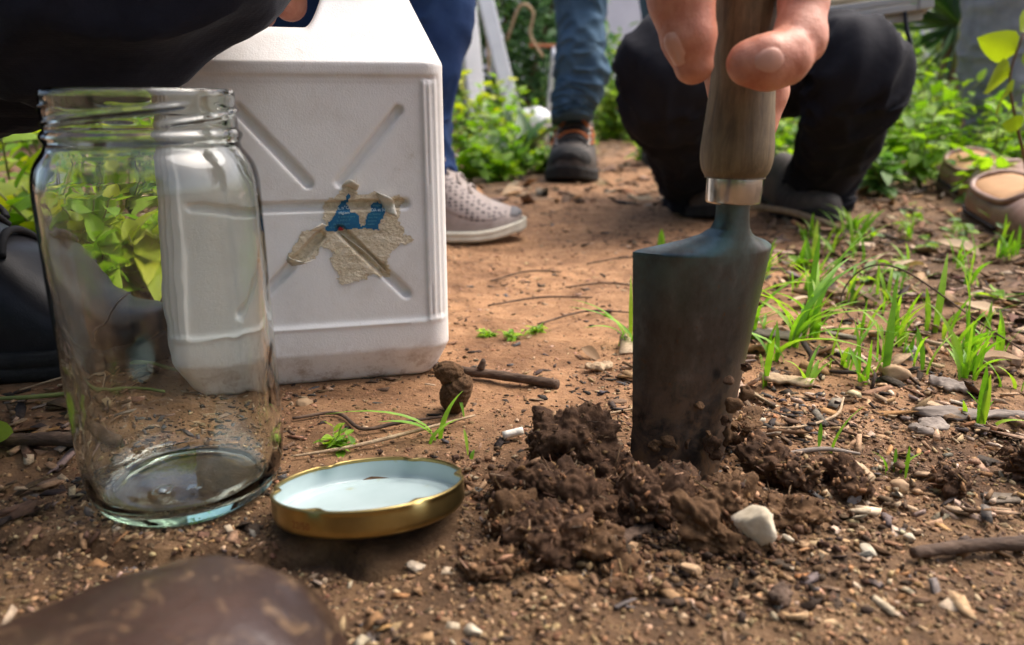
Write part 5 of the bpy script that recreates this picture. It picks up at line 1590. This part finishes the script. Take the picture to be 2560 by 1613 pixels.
root = plant('broad_leaf_plant', 'plant with broad dark pointed leaves left of the hiking boot', None, .035, 2.12, .14, 1, 0, ['broad'], (.1, .2), .1, 31)
rnd = random.Random(4)
for k in range(13): child_leaf(root, 'broad', (rnd.uniform(-.02, .02), rnd.uniform(-.02, .02), .01), rnd.uniform(0, 6.28), rnd.uniform(.5, 1.25), rnd.uniform(-.4, .4), rnd.uniform(.13, .21), rnd, 1.1)
# --- right bed
i = 0
for (x, y, h, keys) in ((.63, 1.42, .10, ['blue', 'lobed']), (.72, 1.48, .12, ['nettle']), (.80, 1.55, .15, ['lobed']), (.70, 1.65, .17, ['lobed', 'nettle']), (.88, 1.42, .13, ['lobed']), (.92, 1.62, .17, ['lobed', 'nettle']), (1.02, 1.52, .16, ['nettle']),
                        (.80, 1.80, .19, ['lobed']), (.95, 1.90, .20, ['nettle', 'lobed']), (.66, 1.95, .18, ['blue', 'lobed']), (.60, 1.62, .11, ['nettle']), (.68, 1.78, .2, ['lobed', 'nettle']), (.76, 1.92, .2, ['nettle']), (.86, 1.74, .18, ['lobed']), (1.0, 1.72, .17, ['lobed']), (1.05, 1.98, .2, ['nettle', 'lobed']), (.74, 1.40, .13, ['nettle', 'lobed']), (.84, 1.62, .17, ['nettle']), (.96, 1.48, .15, ['lobed', 'nettle']), (.62, 1.30, .06, ['blue']), (1.12, 1.62, .16, ['nettle']), (.78, 1.30, .07, ['blue', 'nettle']), (.92, 1.28, .10, ['nettle', 'blue']), (1.02, 1.34, .12, ['nettle']), (.85, 2.10, .22, ['lobed']), (1.08, 1.45, .13, ['blue']), (.74, 1.20, .05, ['nettle']), (.92, 2.2, .26, ['lobed', 'nettle']), (1.05, 2.3, .28, ['lobed']), (1.18, 2.2, .26, ['nettle']), (.8, 2.35, .26, ['lobed', 'blue']), (1.3, 2.35, .28, ['lobed']), (.70, 2.25, .22, ['nettle'])):
    plant('green_herb', 'bright green feathery herb in the bed on the right', 'herbs in the right bed', x, y, h * 1.15, 7, 9, keys, (.030, .060), .55, 40 + i); i += 1
for (x, y, h) in ((.50, 1.55, .10), (.535, 1.62, .12), (.47, 1.70, .10), (.56, 1.48, .08), (.505, 1.42, .09), (.525, 1.50, .13), (.49, 1.58, .14), (.55, 1.72, .16)):
    plant('green_herb', 'green herb seen between the squatting legs', 'herbs behind the squatting person', x, y, h, 5, 8, ['nettle', 'blue'], (.03, .05), .5, 60 + i); i += 1
for k, (x, y, h) in enumerate(((.56, .93, .03), (.60, .90, .025), (.53, .90, .02), (.51, .98, .025), (.47, .86, .02), (.44, .92, .02), (.55, 1.04, .03), (.38, .74, .02), (.33, .70, .022), (.30, .78, .018), (.42, .64, .012))):
    plant('seedling', 'tiny green seedling on the mulch before the moccasins', 'seedlings on the mulch', x, y, h, 2, 4, ['nettle', 'blue'], (.012, .024), .7, 80 + k, sr=.0015)
# --- left, behind the black shoe and seen through the jar
for k, (x, y, h, keys) in enumerate(((-.46, .80, .10, ['heart', 'heart_green']), (-.56, .86, .14, ['nettle', 'heart']), (-.66, .90, .16, ['blue', 'nettle']), (-.40, .92, .13, ['heart', 'nettle']), (-.50, 1.0, .17, ['heart', 'heart_green']), (-.62, 1.05, .2, ['nettle', 'heart']), (-.74, 1.05, .2, ['blue', 'heart']), (-.34, 1.05, .15, ['nettle', 'heart']), (-.44, 1.18, .2, ['heart']), (-.58, 1.25, .24, ['heart_green', 'heart']), (-.36, .76, .06, ['heart_green', 'nettle']), (-.30, .86, .07, ['nettle']), (-.72, .82, .12, ['blue']), (-.85, 1.0, .2, ['nettle']), (-.42, .70, .09, ['heart', 'heart_green']), (-.33, .70, .06, ['heart']), (-.50, .72, .10, ['heart', 'nettle']), (-.38, .66, .05, ['heart_green']))):
    plant('leafy_plant', 'yellow-green leafy plant behind the black shoe and the jar', 'leafy plants behind the jar', x, y, h, 5, 8, keys, (.035, .062), .55, 120 + k)
# --- yellow sprig at the right edge
root = thing('yellow_sprig', 'sprig with bright yellow-green leaves at the right edge', 'plant', (.665, .985, gz(.665, .985)))
P = spline([(0, 0, 0), (-.015, -.01, .07), (-.045, -.02, .13), (-.07, -.03, .185), (-.066, -.035, .235)], 20)
mobj('stem', *tube(P, np.linspace(.0028, .0012, 20), 8), M['stem_brown'], root)
rnd = random.Random(9)
for (px_, pz, az, el, sz) in ((-.070, .188, 3.25, -.15, .055), (-.064, .172, 3.5, -.45, .050), (-.068, .215, 2.9, .35, .050), (-.066, .236, .35, .55, .050), (-.06, .205, .1, .1, .045), (-.05, .15, -.4, -.1, .05), (-.045, .13, 3.0, .2, .03), (-.03, .10, .8, .2, .04)):
    child_leaf(root, 'heart', (px_, -.03, pz), az, el, 1.1 + rnd.uniform(-.3, .3), sz, rnd, .95)

# --- grass tufts: every blade its own piece
def tuft(lab, x, y, blades, seed, group='grass tufts'):
    root = thing('grass_tuft', lab, 'grass', (x, y, gz(x, y) - .001), 0, group)
    rnd = random.Random(seed)
    for (h, az, lean, w) in blades:
        a = R(az); n = 9
        bx, by = rnd.uniform(-.006, .006), rnd.uniform(-.006, .006)
        V = []
        for i in range(n):
            t = i / (n - 1)
            out = lean * h * t ** 1.8
            z = h * (t - .25 * lean * t ** 3)
            ww = w * (.55 + .45 * min(1, t * 3)) * max(.06, 1 - max(0, t - .45) ** 2 * 3.1)
            tw = a + 1.57 + .7 * math.sin(t * 2 + h * 100)
            for k in (-1, 0, 1):
                V.append((bx + math.cos(a) * out + math.cos(tw) * ww * k / 2, by + math.sin(a) * out + math.sin(tw) * ww * k / 2, z + abs(k) * ww * .18))
        mobj('blade', V, [grid_faces(n, 3)], M['grass'], root)
    return root
def rb(n, h0, h1, l0, l1, seed, w0=.0022, w1=.0042, az0=0, az1=360):
    r = random.Random(seed)
    return [(r.uniform(h0, h1), r.uniform(az0, az1), r.uniform(l0, l1), r.uniform(w0, w1)) for _ in range(n)]
tuft('lush grass clump behind the trowel at its right', .186, .585, rb(14, .035, .075, .3, 1.1, 31, .004, .007), 31)
tuft('spreading grass clump between trowel and tall blades', .218, .535, rb(12, .025, .06, .4, 1.3, 32, .0035, .006), 32)
tuft('leafy grass clump beside the blade shoulder', .160, .640, rb(10, .03, .055, .3, 1.0, 33, .005, .008), 33)
tuft('low grass clump before the black trouser hem', .44, .98, rb(8, .02, .05, .3, 1.0, 34, .004, .007), 34)
tuft('grass clump in the mulch behind the tall blades', .265, .66, rb(9, .02, .05, .3, 1.0, 35, .004, .006), 35)
tuft('dense grass tuft close behind the right edge of the trowel blade', .172, .535, rb(12, .03, .065, .3, 1.1, 1), 1)
tuft('grass tuft with blades fanning out right of the trowel', .200, .515, rb(10, .03, .06, .3, 1.2, 2) + [(.085, 20, .95, .0045), (.075, 35, .8, .004), (.05, -30, 1.3, .004)], 2)
tuft('grass tuft lying flat towards the trowel blade', .178, .480, [(.045, -60, 1.5, .005), (.050, -35, 1.4, .0045), (.04, 190, 1.3, .004), (.035, 160, 1.0, .003), (.03, 80, .5, .003)], 3)
tuft('tall upright grass blades behind the fanned tuft', .232, .570, [(.072, 60, .12, .0058), (.05, 120, .25, .004), (.095, 15, .75, .0048), (.088, 25, .62, .0045), (.045, -20, .5, .003)], 4)
tuft('single tall grass leaf growing beside the reddish stone', .2290, .4400, [(.062, 75, .10, .0058), (.030, 130, .12, .0055), (.022, 160, .6, .003), (.026, 175, .85, .004)], 5)
tuft('short grass tuft in the middle of the mulch', .285, .535, rb(7, .018, .045, .1, .5, 6), 6)
tuft('short grass blades below the wiry stem', .270, .490, rb(6, .012, .028, .1, .5, 7, .002, .003), 7)
tuft('tall grass leaf standing near the right edge', .347, .545, [(.072, 120, .22, .0062), (.05, 170, .2, .003), (.022, 20, .6, .003), (.026, 60, .5, .003), (.03, -10, .8, .003)], 8)
tuft('grass blades leaning left of the tall right leaf', .313, .540, [(.062, 60, .28, .0055), (.03, 200, .3, .0035), (.035, 100, .2, .004), (.02, 10, .4, .003)], 9)
tuft('cut grass tuft with blunt ends at the right', .2500, .3790, [(.034, 80, .08, .0042), (.030, 60, .16, .0042), (.02, 110, .1, .0036), (.022, 150, .5, .0022), (.016, 20, .5, .002), (.014, 200, .3, .0024), (.012, -40, 1.2, .003)], 10)
tuft('two grass shoots on bare soil, one bent to the right', .1515, .3420, [(.0165, 100, .05, .0032), (.028, 20, .62, .0022)], 11)
tuft('few tiny grass shoots behind the flat dark clod', .1800, .3230, [(.013, 90, .1, .0025), (.017, 70, .1, .0018), (.010, 120, .3, .0025), (.014, 190, .7, .0012), (.013, 10, .8, .0014)], 12)
tuft('tiny bright grass shoot on the pinkish chip', .1640, .3120, [(.007, 80, .2, .003), (.005, 160, .6, .003)], 13)
tuft('grass blade pair behind the neck of the trowel', .318, .775, [(.056, 80, .08, .0062), (.02, 150, .6, .004)], 14)
tuft('grass tuft before the squatting right foot', .385, .86, rb(5, .03, .06, .15, .6, 15, .004, .006), 15)
tuft('single broad leaf blade on the path left of the trowel', .172, .860, [(.030, 90, .08, .0085), (.024, 120, .12, .006)], 16)
tuft('arching grass tuft left of the trowel blade', .082, .520, [(.045, 185, .9, .003), (.040, 170, 1.2, .003), (.052, 95, .15, .0032), (.035, 200, .7, .0026), (.03, 20, 1.0, .003), (.036, -60, 1.2, .004), (.034, 220, 1.3, .003), (.04, 10, .8, .003)], 17)
tuft('single small grass blade between lid and soil heap', -.0175, .3340, [(.014, 115, .35, .0022), (.006, 60, .5, .002)], 18)
tuft('crawling grass runner behind the jar lid', -.0390, .3560, [(.026, 55, .75, .0036), (.022, 195, 1.3, .0036), (.030, 188, 1.8, .0026), (.016, 30, 1.1, .0024)], 19)
tuft('slender grass blade bent at the dried clump', -.0310, .3830, [(.026, 140, .5, .0022)], 20)
for k, (x, y) in enumerate(((.0, .535), (.018, .548), (-.018, .542), (-.085, .345), (-.09, .35))):
    plant('moss_clump', ('withered moss in the middle right of the jerrican', 'rightmost withered moss clump beside the jerrican', 'withered moss clump touching the jerrican side', 'yellow-green moss between jar and lid', 'yellowish moss next to the jar behind the lid')[k], 'moss clumps', x, y, .008, 7, 5, ['nettle', 'lance'], (.005, .010), 1.4, 170 + k, sr=.0008)
for k, (x, y, h) in enumerate(((.30, 3.4, .10), (.46, 3.9, .12), (.36, 4.6, .14), (.62, 4.4, .14), (.24, 2.6, .06), (.52, 3.1, .07), (.75, 3.5, .12), (.42, 2.35, .04), (.62, 2.7, .05))):
    plant('path_weed', 'green weed growing on the far end of the path', 'weeds on the far path', x, y, h, 6, 7, ['lobed', 'nettle'], (.04, .08), .9, 190 + k)

rg_ = random.Random(77)
for k in range(52):
    y = .43 + .55 * rg_.random() ** 1.3
    x = .13 + (y - .43) * .30 + rg_.random() * (.16 + .35 * (y - .4))
    n = rg_.randint(3, 7)
    tuft('short fine grass tuft growing through the mulch right of the trowel', x, y, rb(n, .012, .042, .1, .9, 500 + k, .0018, .0042), 500 + k, 'fine grass in the mulch')

# --- dead leaves one can pick out
rnd = random.Random(21)
for k, (x, y, s, lab) in enumerate(((.0213, 1.47, .06, 'pale dead leaf on the path before the hiking boot'), (.30, .66, .045, 'tan dead leaf on the mulch behind the grass'), (.42, .76, .06, 'long tan dead leaf behind the tall grass'), (.50, .80, .05, 'curled dead leaf before the moccasins'), (.36, .60, .04, 'pinkish dead leaf in the mulch'), (.235, .62, .04, 'brown dead leaf behind the fanned grass'), (.0480, .500, .018, 'small dead leaf on the clay left of the grass'), (-.245, .322, .030, 'yellowing leaf lying left of the jar'), (.30, .47, .03, 'dead leaf under the short grass'), (.56, .70, .055, 'broad dead leaf near the right edge'), (-.30, .37, .03, 'dark dead leaf near the left edge'))):
    o = add('dead_leaf', LEAF['heart' if 'yellowing' in lab else 'dead'][k % 4], loc=(x, y, gz(x, y) + .004 + .1 * s), rot=(rnd.uniform(-.3, .3), rnd.uniform(-.25, .1), rnd.uniform(0, 6.28)), scale=s)
    tag(o, lab, 'leaf', 'dead leaves')

# --- fan palm at the right
root = thing('fan_palm', 'dark green fan palm between the black knee and grey trousers', 'palm', (1.42, 2.55, 0))
mobj('trunk', *tube([(0, 0, -.02), (.0, 0, .15), (-.02, 0, .3), (-.04, 0, .42)], [.06, .055, .04, .02], 14, 16), M['stem_brown'], root)
rnd = random.Random(33)
for (cx, cy, cz, a0, a1, n, lo, hi) in ((-.05, -.05, .40, 95, 262, 17, .38, .52), (-.02, .0, .50, 40, 200, 14, .40, .6), (.05, .05, .45, -80, 80, 14, .4, .6)):
    for k in range(n):
        a = R(a0 + (a1 - a0) * k / (n - 1) + rnd.uniform(-3, 3))
        o = child_leaf(root, 'palm', (cx, cy, cz), 0, 0, 0, rnd.uniform(lo, hi), rnd, rnd.uniform(.8, 1.25))
        o.rotation_euler = (Matrix.Rotation(-a, 3, 'Y') @ Matrix.Rotation(rnd.uniform(-.25, .25), 3, 'Z') @ Matrix.Rotation(1.2, 3, 'X')).to_euler()
    P = [(0, 0, .1), (cx * .5, cy * .5, cz * .6), (cx, cy, cz)]
    mobj('petiole', *tube(P, [.018, .012, .009], 8, 10), M['stem'], root)

# --- shrubs in the background, plus unseen ones behind the camera added to block light
def crown(name, par, c, r, n, size, cols, seed):
    g = np.random.default_rng(seed)
    lv = LEAF['nettle'][seed % 4]
    base = np.empty(len(lv.vertices) * 3, np.float32); lv.vertices.foreach_get('co', base); base = base.reshape(-1, 3)
    base = base.reshape(7, 5, 3)[::2, ::2].reshape(-1, 3)           # 4 x 3 points keep the outline
    fc = grid_faces(4, 3)
    nc = max(10, n // 60)
    cd = g.normal(size=(nc, 3)); cd /= np.linalg.norm(cd, axis=1)[:, None]
    cc = cd * (g.uniform(.15, 1, nc) ** .45)[:, None] * np.array(r)
    which = g.integers(0, nc, n)
    P = cc[which] + g.normal(size=(n, 3)) * np.array(r) * .17
    P[:, 2] = np.maximum(P[:, 2] + c[2], .02) - c[2]
    s = size * g.uniform(.55, 1.25, n)
    az = g.uniform(0, 6.28, n); el = g.normal(-.1, .5, n); ro = g.normal(0, .6, n)
    B = np.repeat(base[None], n, 0) * s[:, None, None]
    x, y, z = B[..., 0], B[..., 1], B[..., 2]
    y, z = y * np.cos(ro)[:, None] - z * np.sin(ro)[:, None], y * np.sin(ro)[:, None] + z * np.cos(ro)[:, None]
    x, z = x * np.cos(el)[:, None] - z * np.sin(el)[:, None], x * np.sin(el)[:, None] + z * np.cos(el)[:, None]
    x, y = x * np.cos(az)[:, None] - y * np.sin(az)[:, None], x * np.sin(az)[:, None] + y * np.cos(az)[:, None]
    V = np.stack([x, y, z], -1) + (P + np.array(c))[:, None, :]
    pal = np.array(cols)
    tone = g.uniform(.7, 1.3, nc)[which]
    col = pal[g.integers(0, len(pal), n)] * tone[:, None]
    F = (fc[None] + (np.arange(n) * len(base))[:, None, None]).reshape(-1, 4)
    return mobj(name, V.reshape(-1, 3), [F], M['crown'], par, True, np.repeat(col, len(base), 0))
GA = [(.08, .19, .025), (.13, .28, .04), (.19, .36, .05), (.05, .12, .025)]
GB = [(.07, .17, .05), (.12, .25, .09), (.20, .36, .16), (.045, .11, .04)]
GC = [(.18, .32, .02), (.26, .42, .03), (.12, .24, .02), (.34, .46, .04)]
SHRUBS = [(.50, 3.7, .18, .26, .20, 900, .05, GC, 'low yellow-green shrub at the far end of the path'), (.85, 3.3, .16, .28, .20, 900, .05, GA, 'low green shrub behind the black left knee'), (1.35, 3.0, .24, .35, .26, 1300, .05, GC, 'bright green shrub before the fan palm'), (.22, 4.3, .35, .30, .38, 1200, .06, GA, 'green shrub just left of the faded blue trousers'), (.02, 3.7, .55, .42, .60, 3000, .06, GB, 'grey-green ivy shrub behind the metal pole'), (-.55, 3.9, .6, .55, .65, 2600, .065, GA, 'green shrub behind the jerrican and jeans'),
          (.40, 5.2, .28, .30, .50, 1500, .065, GA, 'green shrub right of the faded blue trousers'), (1.15, 4.0, .30, .55, .35, 1700, .06, GC, 'light green shrub behind the squatting person'),
          (2.1, 4.6, .4, .5, .42, 1700, .065, GA, 'large green shrub behind the fan palm'), (2.9, 4.0, .7, .7, .75, 2200, .07, GA, 'green shrub beyond the grey trousers'),
          (-1.3, 3.0, .5, .6, .55, 2200, .06, GC, 'yellow-green shrub at the far left'), (-2.2, 3.6, .8, .8, .85, 2200, .07, GA, 'tall green shrub at the left border'),
          (-1.0, 7.0, 1.0, 1.4, 1.1, 2200, .10, GA, 'big dark green bush far left before the wall'), (2.6, 7.6, 1.0, 1.3, 1.1, 2000, .10, GB, 'big bush before the wall on the right'), (5.0, 6.0, 1.1, 1.5, 1.2, 2000, .10, GA, 'big bush far off at the right'), (-1.6, -3.0, 1.2, 1.5, 1.4, 2600, .13, GA, 'tall unseen hedge shrub added behind the camera at the left to block light'), (1.2, -3.4, 1.2, 1.5, 1.4, 2600, .13, GA, 'tall unseen hedge shrub added behind the camera at the right to block light'), (-4.0, -.6, 1.2, 1.5, 1.4, 2200, .13, GA, 'tall unseen hedge shrub added beside the camera at the left to block light'), (-.4, -2.3, .9, .95, 1.0, 2200, .11, GA, 'round unseen shrub added close behind the camera to darken jar reflections'), (-2.2, -1.2, .8, .8, .9, 2000, .11, GA, 'round unseen shrub added behind the camera at the far left to darken jar reflections'), (-4.2, 5.6, 1.1, 1.5, 1.2, 1800, .10, GA, 'big bush far off at the left')]
for k, (x, y, zc, rx, rz, n, size, cols, lab) in enumerate(SHRUBS):
    root = thing('shrub', lab, 'shrub', (x, y, 0), 0, 'shrubs in the background')
    crown('crown', root, (0, 0, zc), (rx, rx * .8, rz), n, size, cols, 300 + k)
    g = random.Random(k)
    for q in range(3):
        a = q * 2.1 + k
        mobj('trunk', *tube([(math.cos(a) * .03, math.sin(a) * .03, -.03), (math.cos(a) * rx * .2, math.sin(a) * rx * .2, zc * .6), (math.cos(a) * rx * .45, math.sin(a) * rx * .45, zc * 1.2)], [.016 + .01 * rx, .012 + .008 * rx, .006], 7, 12), M['stem_brown'], root)
# bare vine stems hanging in front of the ivy
for k, pts in enumerate(([(-.10, 3.1, .62), (-.095, 3.1, .45), (-.09, 3.1, .28)], [(-.02, 3.1, .40), (.03, 3.08, .52), (.08, 3.1, .50), (.07, 3.1, .42), (.12, 3.1, .34)])):
    o = mobj('vine_stem', *tube(pts, [.006] * len(pts), 7, 24), M['dry_root']); tag(o, ('straight' if k == 0 else 'looping') + ' dry vine stem hanging in front of the ivy', 'vine')

# ================================================================== GARDEN THINGS IN THE BACKGROUND
V, F = box_mesh(.058, .03, 1.25, .006)
o = mobj('white_post', V, F, M['white_paint'], smooth=False); o.location = (-.105, 3.0, .56); o.rotation_euler = (R(-8), R(-13), R(12)); tag(o, 'white painted board leaning among the plants behind the jeans', 'post')
V, F = box_mesh(.075, .03, 1.1, .006)
o = mobj('white_post', V, F, M['white_paint'], smooth=False); o.location = (-.175, 3.15, .52); o.rotation_euler = (R(-6), R(-3), R(30)); tag(o, 'greyish white board standing left of the leaning white board', 'post')
pole = thing('metal_pole', 'thin metal pole with a short rusty crossbar left of the blue trousers', 'pole', (.145, 3.3, 0))
mobj('shaft', *tube([(-.004, 0, -.02), (.012, 0, .2), (.026, 0, .39)], [.011, .011, .011], 12, 10), M['aluminium'], pole)
mobj('crossbar', *tube([(.036, 0, .392), (-.02, 0, .394), (-.075, 0, .396)], [.010, .007, .009], 10, 12), M['terracotta'], pole)
V, F = lathe([(0, 0), (.10, 0), (.125, .24), (.145, .245), (.145, .275), (.128, .275), (.12, .25), (0, .24)], 40)
o = mobj('planter_pot', V, F, M['pot_grey']); o.location = (.33, 4.8, 0); tag(o, 'grey planter pot behind the metal pole', 'pot')
V, F = ICO[3]
o = mobj('white_float', V * np.array([.085, .06, .055]) * (1 + .05 * np.sin(V[:, :1] * 6)), [F], M['white_paint']); o.location = (.085, 3.1, .10); tag(o, 'rounded white plastic object lying among the dark broad leaves', 'object')
V, F = lathe([(0, 0), (.11, 0), (.14, .2), (.15, .2), (.15, .22), (.13, .22), (.12, .2), (0, .19)], 32)
o = mobj('black_pot', V, F, M['black_plastic']); o.location = (.62, 6.0, 0); tag(o, 'black plant pot at the end of the path', 'pot')
V, F = lathe([(0, 0), (.06, 0), (.08, .12), (.09, .12), (.09, .15), (.075, .15), (0, .13)], 28)
o = mobj('clay_pot', V, F, M['terracotta']); o.location = (.80, 5.7, .12); tag(o, 'small terracotta pot beside the black pot', 'pot')
V, F = box_mesh(.62, .3, .12, .015, .008, 3)
o = mobj('stone_slab', V, F, M['slab'], smooth=False); o.location = (.80, 5.6, .045); tag(o, 'pale stone slab across the end of the path', 'slab')
V, F = box_mesh(.36, .09, .06, .02, .008, 5)
o = mobj('stone_slab', V, F, M['slab'], smooth=False); o.location = (.93, 4.3, .02); o.rotation_euler = (0, 0, R(8)); tag(o, 'low stone edging beside the squatting person', 'slab')
